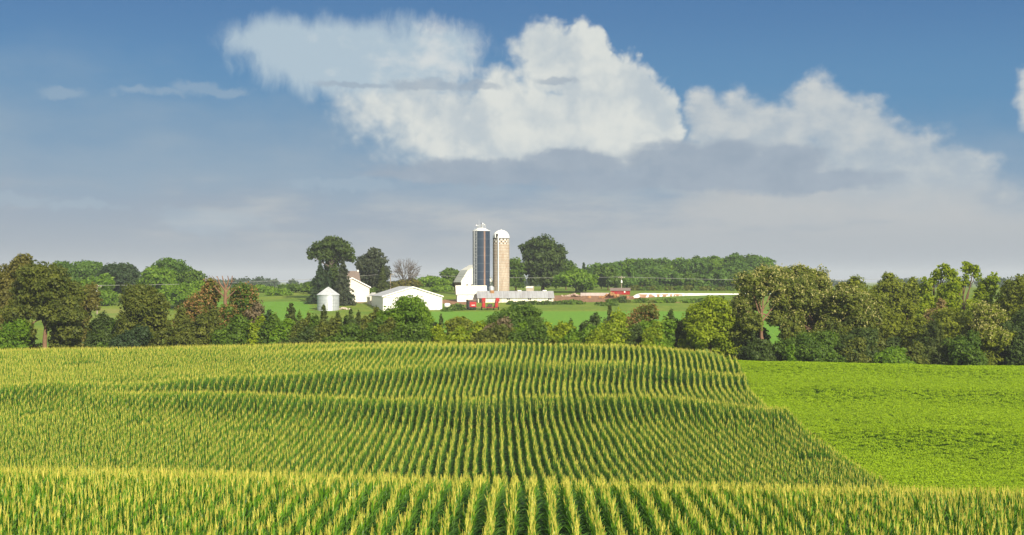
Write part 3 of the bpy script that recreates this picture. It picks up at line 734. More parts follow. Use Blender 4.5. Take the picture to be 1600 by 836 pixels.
BT = 'broadleaf_tree'
T = [
 # ---- left end of the creek-side line of trees
 (BT,'broad brown-tinged tree cut by the left edge of the photo','tree', 8,88,402,232,'oak','brown',1,{}),
 (BT,'large olive oak with a bare reddish trunk showing above the corn at the left','tree', 74,118,414,221,'oak','olive',2,dict(blobs=[(60,432,24,18),(88,440,22),(38,455,20),(72,458,26),(110,462,20),(55,482,24),(92,488,24),(30,490,18),(118,490,16),(98,504,15,10),(108,520,17,14),(40,515,16)],trunk_r=.42,bark='dead_wood')),
 (BT,'dusky olive-brown tree leaning out right of the big oak with the bare trunk','tree', 122,66,447,232,'oak','brown',3,{}),
 ('shrub','dark shrub filling the gap under the olive-brown tree by the left pole','shrub', 150,60,492,232,'bush','dark',4,{}),
 ('shrub','bright green bush at the left edge where the corn begins','shrub', 10,82,503,217,'bush','bright',5,{}),
 ('shrub','deep green shrub between the left edge bush and the bare reddish trunk','shrub', 36,44,514,226,'bush','dark',6,{}),
 (BT,'stout dark olive tree standing alone right of the left light green field','tree', 221,74,447,224,'round','olive',7,dict(cov=3.0)),
 ('shrub','low bluish shrub at the foot of the stout dark olive tree','shrub', 205,60,512,219,'bush','blue',8,{}),
 ('shrub','dull green shrub at the corn edge below the left light green field','shrub', 170,52,502,226,'bush','mid',9,{}),
 ('cedar_tree','yellowish cone of a cedar right of the stout dark olive tree','conifer', 284,52,470,224,'cedar','olive',10,{}),
 (BT,'tree with orange-brown dying leaves in front of the bare snag','tree', 312,64,440,238,'oak','olive',11,dict(extra=('rust',.16,.25),extra_name='dead_leaves')),
 (BT,'half-brown tree with green patches right beside the bare snag','tree', 362,78,449,236,'oak','mid',12,dict(extra=('rust',.10,.30),extra_name='dead_leaves')),
 ('shrub','grey-green shrub below the orange-brown dying tree','shrub', 318,66,487,224,'bush','olive',13,{}),
 ('shrub','pinkish-brown withered shrub left of the first cedars','shrub', 395,34,474,228,'bush','pink',14,{}),
 ('shrub','dark green shrub under the half-brown tree','shrub', 362,56,496,220,'bush','mid',15,{}),
 ('cedar_tree','blue-green cedar left of the tallest cedar of the row','conifer', 420,44,482,222,'cedar','blue',17,{}),
 ('cedar_tree','tallest dusky cedar below the small green field','conifer', 455,44,471,226,'cedar','cedar',18,{}),
 ('cedar_tree','slim cedar between the tallest dusky cedar and the grain bin','conifer', 482,34,486,222,'cedar','olive',19,{}),
 ('cedar_tree','sharp-tipped cedar right in front of the grain bin','conifer', 506,36,474,226,'cedar','cedar',20,{}),
 ('cedar_tree','low cedar at the right foot of the grain bin','conifer', 528,36,486,222,'cedar','cedar',21,{}),
 ('cedar_tree','small dark cedar below the house garage doors','conifer', 548,32,480,226,'cedar','dark',22,{}),
 ('shrub','dark tangled shrub under the cedars in front of the grain bin','shrub', 470,74,512,219,'bush','dark',23,{}),
 ('shrub','mixed green shrub at the corn edge below the house','shrub', 535,64,508,219,'bush','mid',24,{}),
 ('cedar_tree','olive bushy cedar in front of the white shed wide left corner','conifer', 588,64,476,226,'cedar','olive',25,{}),
 (BT,'fresh green maple in front of the wide white shed','tree', 637,82,465,224,'round','bright',26,dict(cov=2.9)),
 ('shrub','dark round shrub under the fresh green maple','shrub', 632,84,506,219,'bush','mid',27,{}),
 ('shrub','shaded shrub left of the fresh green maple','shrub', 592,46,510,220,'bush','dark',28,{}),
 ('cedar_tree','little dark cedar right of the fresh green maple','conifer', 689,24,490,224,'cedar','dark',29,{}),
 ('shrub','yellow-green bush low at the corn edge below the red wagon','shrub', 711,44,514,218,'bush','yellow',30,{}),
 (BT,'light green young tree below the red wagon','tree', 728,58,497,228,'round','warm',31,{}),
 ('shrub','tall round dark green thicket below the red folded implement','thicket', 803,106,480,232,'bush','mid',32,dict(cov=3.0)),
 ('shrub','withered pinkish shrub in front of the dark green thicket','shrub', 776,48,499,222,'bush','pink',33,{}),
 ('shrub','pale grey-green shrub at the foot of the withered pinkish shrub','shrub', 772,58,509,218,'bush','olive',34,{}),
 ('shrub','dark green shrub at the corn edge right of the pale grey-green one','shrub', 826,62,507,218,'bush','mid',35,{}),
 ('shrub','yellowish bush left of the round lime green shrub','shrub', 876,46,506,222,'bush','yellow',36,{}),
 ('cedar_tree','thin dark cedar poking out above the yellowish bush','conifer', 892,34,497,229,'cedar','dark',37,{}),
 ('shrub','dark cedar-like shrub behind the round lime green shrub','shrub', 922,40,494,230,'bush','dark',38,{}),
 ('shrub','round lime green shrub, the largest of the lime shrubs','shrub', 957,56,490,219,'bush','yellow',39,dict(cov=3.0)),
 ('shrub','small lime green shrub low at the left of the largest lime shrub','shrub', 930,28,513,215.5,'bush','yellow',40,{}),
 ('shrub','lime green shrub right of the largest lime shrub','shrub', 1022,36,504,218,'bush','yellow',41,dict(cov=3.0)),
 (BT,'reddish-brown scrubby tree behind the lime green shrubs','tree', 1003,58,478,232,'oak','olive',42,dict(extra=('rust',.06,.30),extra_name='dead_leaves')),
 ('cedar_tree','spreading dark cedar right of the reddish-brown scrubby tree','conifer', 1048,50,480,226,'cedar','dark',43,{}),
 ('cedar_tree','narrow dark cedar next to the yellow-green round tree','conifer', 1074,30,485,223,'cedar','cedar',44,{}),
 ('shrub','dark shrub at the corn edge between the lime shrubs','shrub', 988,40,510,221,'bush','dark',45,{}),
 ('cedar_tree','dark cedar tip behind the left side of the lime shrubs','conifer', 953,32,474,236,'cedar','cedar',46,{}),
 (BT,'yellow-green round tree at the end of the corn hill','tree', 1112,74,466,221,'round','yellow',47,dict(cov=3.0)),
 (BT,'dusky tree between the yellow-green round tree and the bare forked trunk','tree', 1158,60,462,229,'oak','warm',48,{}),
 (BT,'tree on a bare forked trunk with a flat crown of creamy clusters','tree', 1198,92,421,219,'oak','catalpa',49,
   dict(blobs=[(1170,440,20,14),(1196,430,16,12),(1212,446,14),(1185,456,18,12),(1160,480,16),(1172,505,16),(1218,470,14),(1216,500,14),(1160,520,15)],trunk_r=.36,bark='dead_wood',extra=('cream',.05,.45))),
 (BT,'widest tree at the right, its crown covered in golden cream clusters','tree', 1270,200,420,224,'oak','catalpa',50,
   dict(blobs=[(1225,440,24,18),(1255,436,24,18),(1210,432,14,10),(1285,448,24),(1240,465,28),(1278,478,30),(1310,472,24),(1338,482,22),(1358,492,18),(1225,495,24),(1262,505,28),(1300,508,28),(1338,512,24),(1232,525,20),(1285,532,24),(1360,520,16)],trunk_r=.4,extra=('cream',.055,.38),depth=1.3)),
 ('shrub','dark undergrowth bush behind the bare forked trunk','shrub', 1175,60,512,224,'bush','dark',51,{}),
 ('shrub','dark green undergrowth below the widest creamy tree','shrub', 1265,96,520,216,'bush','mid',52,{}),
 ('shrub','shadowed bush at the right foot of the widest creamy tree','shrub', 1338,76,515,218,'bush','dark',53,{}),
 ('sapling','bright little sapling at the field edge right of the bare forked trunk','sapling', 1236,12,538,207,'bush','bright',54,{}),
 ('shrub','fresh green low shrub at the field edge right of the creamy tree','shrub', 1394,54,544,209,'bush','bright',55,{}),
 # ---- right end
 (BT,'green tree behind the right shoulder of the creamy tree','tree', 1338,74,436,262,'round','warm',56,{}),
 (BT,'yellowish round tree by the thin mast on the right','tree', 1392,66,430,268,'round','warm',57,{}),
 (BT,'darker rounded tree low below the thin mast','tree', 1352,66,456,246,'round','warm',58,{}),
 (BT,'mid green bushy tree right of the creamy tree','tree', 1405,66,474,230,'oak','warm',59,{}),
 (BT,'airy poplar, the left of the two tall thin-crowned trees','tree', 1460,46,413,262,'airy','yellow',60,dict(cov=2.2)),
 (BT,'airy tall tree with visible stems, the right of the two thin-crowned trees','tree', 1504,66,411,258,'airy','yellow',61,dict(cov=2.2)),
 (BT,'golden green tree below the two thin-crowned tall trees','tree', 1470,68,442,246,'oak','yellow',62,{}),
 (BT,'yellow-green rounded tree right of the two thin-crowned trees','tree', 1538,54,432,250,'oak','yellow',63,{}),
 (BT,'dark full tree cut by the right edge of the photo','tree', 1592,72,434,244,'round','warm',64,{}),
 ('cedar_tree','dark spreading pine with brown inner boughs at the right field edge','conifer', 1458,104,488,219,'spruce','cedar',65,{}),
 (BT,'round dark green tree behind the spreading pine','tree', 1492,72,484,226,'round','warm',66,{}),
 (BT,'steeple-shaped tree topped with cream clusters near the right edge','tree', 1545,52,477,219,'tall','warm',67,dict(extra=('cream',.09,.45))),
 ('shrub','leafy dark shrub at the right edge beside the steeple-shaped tree','shrub', 1588,62,488,219,'bush','dark',68,{}),
 ('shrub','brownish shrub right of the mid green bushy tree','shrub', 1432,46,498,224,'bush','warm',69,{}),
 ('shrub','low green shrub between the spreading pine and the steeple-shaped tree','shrub', 1512,52,520,214,'bush','mid',70,{}),
 ('shrub','low brown-green shrub right of the fresh green low shrub','shrub', 1428,40,536,212,'bush','olive',71,{}),
 (BT,'far green tree left of the two thin-crowned tall trees','tree', 1428,34,436,300,'round','warm',72,{}),
 ('shrub','straw-coloured thicket under the golden green tree','thicket', 1462,40,470,240,'bush','tan',73,{}),
 # ---- trees beyond the left field
 (BT,'round blue-green tree far back above the big olive oak','tree', 100,50,410,470,'round','far',80,{}),
 (BT,'bluish green tree behind the willow-like tree on the left','tree', 136,52,409,480,'round','far',81,{}),
 (BT,'drooping yellow-green willow-like tree by the left utility pole','tree', 145,66,430,440,'willow','bright',82,{}),
 (BT,'dark green broad tree in the middle of the far left trees','tree', 192,76,413,455,'round','blue',83,{}),
 (BT,'tall green tree, highest of the far left trees','tree', 262,66,405,470,'round','far',84,{}),
 (BT,'leaf-green tree in front of the highest far left tree','tree', 245,56,418,452,'round','bright',85,{}),
 (BT,'green tree stepping down to the right of the highest far left tree','tree', 300,40,422,462,'round','mid',86,{}),
 (BT,'pale yellow-green rounded tree behind the dying trees','tree', 300,56,440,420,'round','bright',87,{}),
 (BT,'pale green tree right of the left light green field','tree', 276,46,446,430,'round','bright',88,{}),
 (BT,'small mid green tree right of the bare snag','tree', 380,36,443,420,'round','mid',89,{}),
 (BT,'light green low tree on the skyline between snag and elm','tree', 412,38,446,520,'round','bright',90,{}),
 (BT,'green low tree just left of the farm elm','tree', 462,50,444,520,'round','mid',91,{}),
 (BT,'dark low tree at the foot of the farm elm','tree', 486,26,440,500,'round','mid',92,{}),
 (BT,'yellow-green low tree above the small green field','tree', 436,36,451,490,'bush','bright',93,{}),
 # ---- farmyard trees
 (BT,'great spreading elm with a drooping crown above the grain bin','tree', 517,74,371,452,'oak','dark',100,
   dict(blobs=[(500,388,14,9),(517,382,16,10),(534,386,14,10),(545,396,8,9),(489,394,8,8),(508,398,15,10),(528,400,13,10),(517,412,10,14),(549,404,4,6),(486,401,4,6),(512,428,9,16),(524,432,9,18)],trunk_r=.7,bark='bark_grey',depth=1.2)),
 ('spruce_tree','dark spruce at the left foot of the elm','conifer', 500,36,404,446,'spruce','blue',101,{}),
 ('spruce_tree','grey-green spruce in front of the house','conifer', 536,38,400,436,'spruce','spruce',102,{}),
 ('spruce_tree','dark spruce tight behind the grain bin roof','conifer', 515,40,420,444,'spruce','blue',103,{}),
 (BT,'dark bur oak behind the house','tree', 583,50,389,475,'oak','spruce',104,dict(blobs=[(583,398,12,9),(571,408,12,8),(596,408,9,7),(565,418,10,8),(583,420,14,10),(600,428,8,10),(575,436,16,14),(594,442,14,14)],trunk_r=.5,bark='bark')),
 ('spruce_tree','rusty-tinted dark conifer right of the bur oak','conifer', 598,26,415,470,'spruce','cedar',105,{}),
 ('dead_tree','leafless grey tree with fine twigs right of the house','dead tree', 635,56,402,482,'bare','',106,dict(bark='bark_grey',trunk_r=.36)),
 ('shrub','brown twiggy hedge at the foot of the leafless tree','hedge', 630,58,437,482,'bush','brown',107,{}),
 (BT,'bright green tree behind the wide white shed','tree', 678,44,432,540,'round','bright',108,{}),
 (BT,'green tree touching the left of the gambrel barn','tree', 706,40,420,548,'round','mid',109,{}),
 (BT,'yellow-green small tree behind the right end of the wide white shed','tree', 690,30,446,520,'bush','bright',110,{}),
 ('shrub','small dark tree between the house and the little white shed','shrub', 583,20,450,470,'bush','mid',111,{}),
 (BT,'tall round dark green maple right of the concrete silo','tree', 848,70,371,520,'round','dark',112,
   dict(blobs=[(848,385,20,13),(830,388,15,12),(865,390,14,12),(874,400,10,10),(845,404,24,14),(826,402,8,9),(860,414,20,14),(838,420,20,14),(848,436,22,14)],trunk_r=.6,depth=1.2)),
 (BT,'slim green tree tight against the concrete silo','tree', 806,32,405,515,'tall','mid',113,{}),
 (BT,'green tree behind the right side of the tall maple','tree', 884,44,407,560,'round','mid',114,{}),
 (BT,'light green rounded tree right of the tall maple','tree', 900,62,421,505,'round','bright',115,{}),
 ('spruce_tree','tiny far spruce tip standing above the light green tree','conifer', 912,11,410,600,'spruce','blue',116,{}),
 (BT,'dark green tree behind the red shed','tree', 950,40,414,540,'round','mid',117,{}),
 (BT,'green tree right behind the pale pole at the red shed','tree', 975,42,418,548,'oak','far',118,{}),
 ('shrub','dark green thicket on the slope below the dirt yard','thicket', 893,34,469,440,'bush','mid',119,{}),
 ('shrub','round dark shrub below the red shed','shrub', 972,14,463,446,'bush','dark',120,{}),
 ('shrub','pale green shrub on the slope left of the round dark shrub','shrub', 948,30,472,432,'bush','mid',121,{}),
 ('shrub','green shrub beside the white tank','shrub', 713,22,475,412,'bush','mid',122,{}),
 ('shrub','low weedy shrub right of the wagon','shrub', 698,16,481,408,'bush','mid',123,{}),
]
for row in T:
    nm, lab, cat, px, w, yt, Y, st, pal, seed, kw = row
    tree(nm, lab, cat, px, w, yt, Y, st, pal, seed, **kw)

# thick undergrowth between the trees of the creek line
rgF = np.random.default_rng(77)
for i in range(34):
    px = 398 + i*20.5 + rgF.uniform(-5, 5)
    tree('shrub', 'low mixed shrub filling the hedge along the far edge of the corn', 'shrub', px, rgF.uniform(30, 46), rgF.uniform(491, 506) if px < 660 else rgF.uniform(500, 515), rgF.uniform(218, 228), 'bush',
         ('dark','mid','olive','mid','bright','yellow')[rgF.integers(0, 6)], 400+i, group='low shrubs in the hedge behind the corn')
for i, (px, yt, Y) in enumerate([(404,488,229),(432,492,230),(468,484,231),(494,490,229),(519,494,228),(541,490,229),(560,484,231),(572,492,224)]):
    tree('cedar_tree', 'bushy cedar packed into the cedar row below the house', 'conifer', px, 34 + 9*((i*5) % 3), yt, Y, 'cedar', ('cedar','olive','mid')[i % 3], 440+i, group='cedars packed below the house')
for i in range(16):
    px = 1160 + i*29 + rgF.uniform(-6, 6)
    tree('shrub', 'dark understorey shrub in the shade at the far edge of the bright green field', 'shrub', px, rgF.uniform(30, 46), rgF.uniform(516, 532), rgF.uniform(215, 226), 'bush',
         ('dark','mid','dark','olive')[rgF.integers(0, 4)], 460+i, group='understorey shrubs behind the bright green field')
for i in range(9):
    px = 20 + i*44 + rgF.uniform(-8, 8)
    if 50 < px < 100: continue
    tree('shrub', 'dark undergrowth shrub below the olive trees at the left', 'shrub', px, rgF.uniform(34, 50), rgF.uniform(502, 520), rgF.uniform(220, 230), 'bush',
         ('dark','mid','olive')[rgF.integers(0, 3)], 480+i, group='undergrowth shrubs at the left')

for i in range(10):
    px = (1625, 1660, 1700, 1745, 1790, -40, -75, -110, -150, -190)[i]
    tree(BT, 'broadleaf tree past the end of the tree line, beyond the edge of the photo', 'tree', px, 64 + 9*((i*7) % 3), 432 + 7*((i*5) % 4), 225 + 6*((i*3) % 4), ('round','oak')[i % 2], ('warm','mid','olive')[i % 3], 520+i, group='trees past the ends of the tree line')

# the bare snag: a broken trunk that forks into a few thick dead limbs
Y = 236; X = at(352, Y); z = hz(X, Y); sn = empty('dead_tree', (X, Y, z)); tag(sn, 'bare orange-brown snag reaching above the dying trees', 'dead tree')
def sp_(px, py, dy=0.0): return ((px-352)/F*Y, dy, zat(py, Y) - z)
MB().tube([(0,0,-.3), sp_(352.5,490), sp_(352,470), sp_(352.5,455)], [.42,.34,.30,.26], 9).build('trunk', M['dead_wood'], sn, smooth=True)
for path, r0 in (([(352.5,456),(348,449),(344,443),(342,437),(340,432)], .17), ([(352.5,456),(352,446),(349,439),(346.5,431)], .19),
                 ([(352.3,452),(355,445),(357,437),(356,431)], .16), ([(352.5,458),(358,450),(361,442),(362.5,431)], .18), ([(351,464),(344,458),(338,452),(334,446)], .13),
                 ([(344,443),(339,441),(336,436)], .09), ([(361,442),(366,438),(367,433)], .09), ([(353,468),(360,461),(366,456),(371,449)], .12)):
    rr_ = random.Random(int(path[-1][0])); dy = 0; ps = []
    for q in path: ps.append(sp_(*q, dy)); dy += rr_.uniform(-.35, .35)
    MB().tube(ps, [r0*(1 - .62*i/(len(ps)-1)) for i in range(len(ps))], 6).build('limb', M['dead_wood'], sn, smooth=True)

# woods on the far rise: separate trees that nothing tells apart
wt = [(930,412),(948,409),(968,408),(986,405),(1004,402),(1022,405),(1040,404),(1058,402),(1076,404),(1094,401),(1112,400),(1130,400),(1148,397),(1166,396),(1182,400),(1198,405),(1212,413),(1224,424)]
for i, (px, yt) in enumerate(wt):
    tree(BT, 'leafy tree in the rounded wood on the rise behind the white silage bag', 'tree', px, 34 + 8*((i*7) % 3), yt + ((i*5) % 3)*1.5, 640 + 22*((i*3) % 4), 'round', ('far','mid','far','bright')[i % 4], 200+i, group='trees of the wood behind the silage bag')
for i in range(13):
    px = 940 + i*23
    tree(BT, 'leafy tree in the rounded wood on the rise behind the white silage bag', 'tree', px, 36, 422 + ((i*5) % 4)*2.5, 585 + 10*((i*3) % 3), 'round', ('mid','far','far')[i % 3], 240+i, group='trees of the wood behind the silage bag')
for i in range(15):
    px = 992 + i*13.5
    tree('shrub', 'olive weedy shrub in the strip between the wood and the silage bag', 'shrub', px, 22, 446 + ((i*5) % 3), 540 + 8*((i*3) % 3), 'bush', ('olive','mid')[i % 2], 270+i, group='shrubs in the strip behind the silage bag')
for i in range(22):
    px = 872 + i*14.5
    if i % 5 == 3 or px < 952: continue
    tree('shrub', 'low weedy shrub in the overgrown bank above the farm field', 'shrub', px, 22, 466.5 + ((i*5) % 3)*1.2, 447 + 4*((i*3) % 3), 'bush', ('mid','olive','bright')[i % 3], 300+i, group='shrubs on the bank above the farm field')
for i in range(13):
    px = 798 + i*6.3
    tree('shrub', 'weed clump along the wall of the long low shed', 'weeds', px, 11, 470.3 + ((i*5) % 3)*.7, 437 + 1.0*((i*3) % 3), 'bush', ('mid','dark')[i % 2], 330+i, group='weeds along the long low shed')

# far-off woods on the horizon that read as one blue mass
def far_woods(name, Y0, span, top, seed, n, label):
    rg = np.random.default_rng(seed); V, Fc, TT = [], [], []; nb = 0
    for i in range(n):
        px = rg.uniform(*span); Y = (Y0 if i % 2 else Y0*.55)*rg.uniform(.9, 1.15); X = at(px, Y); z0 = hz(X, Y)
        ht = max(5, zat(top + 2.2*math.sin(px/23.0) + rg.uniform(0, 3), Y) - z0); w = ht*rg.uniform(1.0, 2.2)
        P_, N_, L_, T_ = crown_from_blobs(rg, [(X, Y, z0 + ht*.5, w*.5, w*.5, ht*.5)], 2.4, 1.2)
        v, f = leaf_quads(P_, N_, L_, L_/1.7, rg); V.append(v); Fc.append(f + nb); TT.append(T_); nb += len(v)
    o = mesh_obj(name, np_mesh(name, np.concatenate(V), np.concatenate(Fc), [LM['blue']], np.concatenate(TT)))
    tag(o, label, 'woods', kind='stuff')
far_woods('far_woods', 2300, (-120, 1720), 437.0, 61, 300, 'blue far-off woods along the horizon')

# ------------------------------------------------------------------ farm buildings
def base(px, Y, dz=0.0):
    X = at(px, Y); return (X, Y, hz(X, Y) + dz)
def m_of(px_len, Y): return px_len/F*Y

# grain bin
Y = 414; gb = empty('grain_bin', base(513, Y)); tag(gb, 'small galvanised grain bin with a conical roof below the elm', 'grain bin')
r = m_of(17, Y); zb = gb.location.z; ze = zat(461, Y) - zb; zt = zat(449, Y) - zb
MB().lathe([(r, -.4), (r, ze)], 48).build('wall', M['galvanised'], gb, smooth=True)
rf = MB().lathe([(r+.16, ze-.02), (r+.16, ze+.06), (.35, zt-.12), (.35, zt+.10), (.05, zt+.16)], 48).build('roof', M['galvanised_plain'], gb, smooth=True)
mb = MB()
for k in range(24):
    a = 2*math.pi*k/24
    mb.tube([((r+.14)*math.cos(a), (r+.14)*math.sin(a), ze+.09), (.4*math.cos(a), .4*math.sin(a), zt-.10)], .05, 4)
mb.build('roof_rib', M['galvanised_plain'], rf)
MB().box(-.45, .45, -r-.06, -r+.1, .3, 2.1).build('door', M['galvanised_plain'], gb)
mb = MB()
for s in (-.22, .22): mb.tube([(r*.55+s, -r*.86, 0), (r*.55+s, -r*.86, ze)], .03, 4)
for k in range(14): mb.tube([(r*.55-.22, -r*.86, .3+k*.32), (r*.55+.22, -r*.86, .3+k*.32)], .02, 4)
mb.build('ladder', M['galvanised_plain'], gb)

def gable_roof(mb, w, L, ze, zr, over=.3, th=.12, axis='y', y0=0.0):
    """two slabs; ridge along y from y0 to y0+L, half width w"""
    s = (zr - ze)/w
    for sg in (-1, 1):
        xo = (w + over)*sg; zo = ze - s*over
        poly = [(0, zr+.01), (0, zr+.01+th), (xo, zo+th), (xo, zo)]
        if sg > 0: poly = poly[::-1]
        mb.prism(poly[::-1], y0 - over, y0 + L + over)
    return mb

# wide white shed: gable end toward the camera
Y = 412; ang = R(13)
ws = empty('machine_shed', base(645, Y), ang); tag(ws, 'wide white metal shed with a low gable, behind the fresh green maple', 'shed')
zb = ws.location.z; w = m_of(45.5, Y)/math.cos(ang); ze = zat(463, Y) - zb; zr = zat(448.5, Y) - zb; L = 26.0
MB().prism([(-w, -.6), (w, -.6), (w, ze), (0, zr), (-w, ze)], 0, L).build('wall', M['white_metal_ribbed'], ws)
mb = MB(); gable_roof(mb, w, L, ze+.04, zr+.04, .35, .14); mb.build('roof', M['grey_sheet'], ws)
mb = MB()
for sg in (-1, 1):
    s = (zr-ze)/w; xo = (w+.36)*sg; zo = ze - s*.36
    poly = [(0, zr+.20), (0, zr-.12), (xo, zo-.12), (xo, zo+.20)]
    mb.prism(poly if sg < 0 else poly[::-1], -.42, -.36)
mb.build('gable_trim', M['white_trim'], ws)
dr = MB().box(-w+.25, -w+3.4, -.10, -.03, -.1, ze-.55).build('sliding_door', M['white_metal'], ws)
MB().box(-w+.1, -w+3.7, -.14, -.03, ze-.5, ze-.3).build('door_track', M['tan_block'], ws)
MB().box(w-1.6, w-.7, -.06, -.02, 0, 2.05).build('door', M['white_metal'], ws)

# small white shed between house and wide shed
Y = 440; ss = empty('small_shed', base(586, Y), R(16)); tag(ss, 'small white gabled shed peeking out left of the wide white shed', 'shed')
zb = ss.location.z; w = m_of(8, Y); ze = zat(464, Y)-zb; zr = zat(458, Y)-zb
MB().prism([(-w, -.5), (w, -.5), (w, ze), (0, zr), (-w, ze)], 0, 5).build('wall', M['cream_wall'], ss)
mb = MB(); gable_roof(mb, w, 5, ze+.03, zr+.03, .25, .12); mb.build('roof', M['white_paint'], ss)
MB().box(-.5, .5, -.05, .02, 0, 1.9).build('door', M['white_paint'], ss)

# house
Y = 452; ang = R(14)
ho = empty('farmhouse', base(550, Y), ang); tag(ho, 'pale farmhouse with a brown roof and two garage doors, half hidden by spruces', 'house')
zb = ho.location.z
w = 5.6; ze = zat(448.5, Y)-zb; zr = zat(434.5, Y)-zb
MB().prism([(-w, -.5), (w, -.5), (w, ze), (0, zr), (-w, ze)], 0, 8).build('garage_wing', M['siding'], ho)
mb = MB(); gable_roof(mb, w, 8, ze+.04, zr+.04, .4, .16); mb.build('wing_roof', M['brown_shingle'], ho)
mb = MB()
for sg in (-1, 1):
    s = (zr-ze)/w; xo = (w+.42)*sg; zo = ze - s*.42
    poly = [(0, zr+.24), (0, zr-.10), (xo, zo-.10), (xo, zo+.24)]
    mb.prism(poly if sg < 0 else poly[::-1], -.48, -.41)
mb.build('rake_trim', M['white_trim'], ho)
for x0, x1 in ((-1.4, .9), (1.4, 4.3)):
    gd = MB().box(x0, x1, -.07, -.02, -.1, 2.25).build('garage_door', M['white_paint'], ho)
    MB().box(x0-.14, x1+.14, -.10, -.03, 2.26, 2.42).build('lintel', M['white_trim'], gd)
z1 = zat(440, Y)-zb; z2 = zat(424, Y)-zb
MB().prismx([(4, -.5), (12, -.5), (12, z1), (8, z2), (4, z1)], -6.5, 2.9).build('main_wall', M['siding'], ho)
mb = MB(); s = (z2-z1)/4.0
for sg in (-1, 1):
    yo = 8 + (4.35)*sg; zo = z1 - s*.35
    p = [(8, z2+.03), (8, z2+.2), (yo, zo+.2), (yo, zo+.03)]
    mb.prismx(p if sg < 0 else p[::-1], -6.9, 3.3)
rf = mb.build('main_roof', M['brown_shingle'], ho)
MB().box(2.7, 3.25, 7.7, 8.3, z2-.6, z2+.55).build('chimney', M['white_paint'], rf)
wn = MB().box(2.88, 2.93, 7.3, 8.3, z1-.6, z1+.8).build('window', M['white_trim'], ho)
MB().box(2.93, 2.96, 7.4, 8.2, z1-.5, z1+.7).build('pane', M['glass'], wn)
MB().box(w-.02, w+.02, 2, 3, 1.2, 2.4).build('window', M['glass'], ho)

# gambrel barn
Y = 526; ang = R(11)
ba = empty('barn', base(745, Y), ang); tag(ba, 'white gambrel-roofed barn behind the dark blue silo', 'barn')
zb = ba.location.z; w = 5.8; ze = zat(439.5, Y)-zb; zk = zat(422.5, Y)-zb; zr = zat(414, Y)-zb
kx = 3.4
poly = [(-w, -.5), (w, -.5), (w, ze), (kx, zk), (0, zr), (-kx, zk), (-w, ze)]
MB().prism(poly, 0, 17).build('wall', M['white_paint'], ba)
mb = MB()
for sg in (-1, 1):
    for (xa, za, xb, zb_) in ((0, zr, kx, zk), (kx, zk, w+.35, ze-.45)):
        p = [(xa*sg, za+.03), (xa*sg, za+.2), (xb*sg, zb_+.2), (xb*sg, zb_+.03)]
        mb.prism(p if sg < 0 else p[::-1], -.4, 17.4)
mb.build('roof', M['cream_roof'], ba)
MB().box(-w-.06, -w-.01, 0.1, 16.9, -.3, ze-.35).build('side_boards', M['brown_wood'], ba)
wn = MB().box(-.6, .6, -.05, .02, zk-1.2, zk+.2).build('hay_door', M['white_trim'], ba)
for x in (-4, -2.2): MB().box(x, x+.8, -.04, .02, 1.5, 2.5).build('window', M['glass'], ba)

# low white barn in front
Y = 452; ang = R(5)
lb = empty('milk_house', base(737, Y), ang); tag(lb, 'low white barn with a cream roof in front of the dark blue silo', 'barn')
zb = lb.location.z; hw = m_of(22.5, Y); ze = zat(459.5, Y)-zb; zr = zat(447, Y)-zb
MB().prismx([(0, -.6), (7, -.6), (7, ze), (3.5, zr), (0, ze)], -hw, hw).build('wall', M['white_paint'], lb)
mb = MB(); s = (zr-ze)/3.5
for sg in (-1, 1):
    yo = 3.5 + 3.8*sg; zo = ze - s*.3
    p = [(3.5, zr+.03), (3.5, zr+.18), (yo, zo+.18), (yo, zo+.03)]
    mb.prismx(p if sg < 0 else p[::-1], -hw-.4, hw+.4)
mb.build('roof', M['cream_roof'], lb)
MB().box(-hw+5.2, -hw+6.2, -.05, .02, 0, 2.0).build('door', M['cream_wall'], lb)
MB().box(-hw-.05, -hw-.01, 2.2, 3.6, .9, 2.2).build('window', M['glass'], lb)

# long low shed
Y = 448; ang = R(4)
ll = empty('long_shed', base(806, Y), ang); tag(ll, 'long low cream shed with a grey roof and small dark windows', 'shed')
zb = ll.location.z; hw = m_of(59, Y); ze = zat(465.2, Y)-zb; zr = zat(455.5, Y)-zb
MB().prismx([(0, -.8), (7, -.8), (7, ze), (3.5, zr), (0, ze)], -hw, hw).build('wall', M['cream_wall'], ll)
mb = MB(); s = (zr-ze)/3.5
for sg in (-1, 1):
    yo = 3.5 + 3.85*sg; zo = ze - s*.35
    p = [(3.5, zr+.03), (3.5, zr+.15), (yo, zo+.15), (yo, zo+.03)]
    mb.prismx(p if sg < 0 else p[::-1], -hw-.3, hw+.3)
rf = mb.build('roof', M['grey_roof'], ll)
MB().prismx([(0.1, ze+.02), (6.9, ze+.02), (3.5, zr-.02)], -hw-.06, -hw-.01).build('gable_boards', M['brown_wood'], ll)
MB().box(-hw+.3, -hw+1.2, -.05, .02, -.2, 1.5).build('door', M['dark_opening'], ll)
for px in (815, 821, 848, 852, 886-22, ):
    pass
for x in (-2.3, 4.3, 10.7):
    wn = MB().box(x-.55, x+.55, -.05, .02, ze-.62, ze-.12).build('window', M['glass'], ll)
    MB().box(x-.03, x+.03, -.08, -.051, ze-.62, ze-.12).build('mullion', M['cream_wall'], wn)
q = MB().box(-hw+4.0, -hw+5.2, 2.2, 3.3, ze+1.0, zr+.35).build('rusty_cupola', M['rust'], rf)
for x in (1.4, 9.4):
    MB().box(x-.6, x+.6, 3.2, 3.8, zr+.1, zr+.42).build('roof_vent', M['white_metal'], rf)

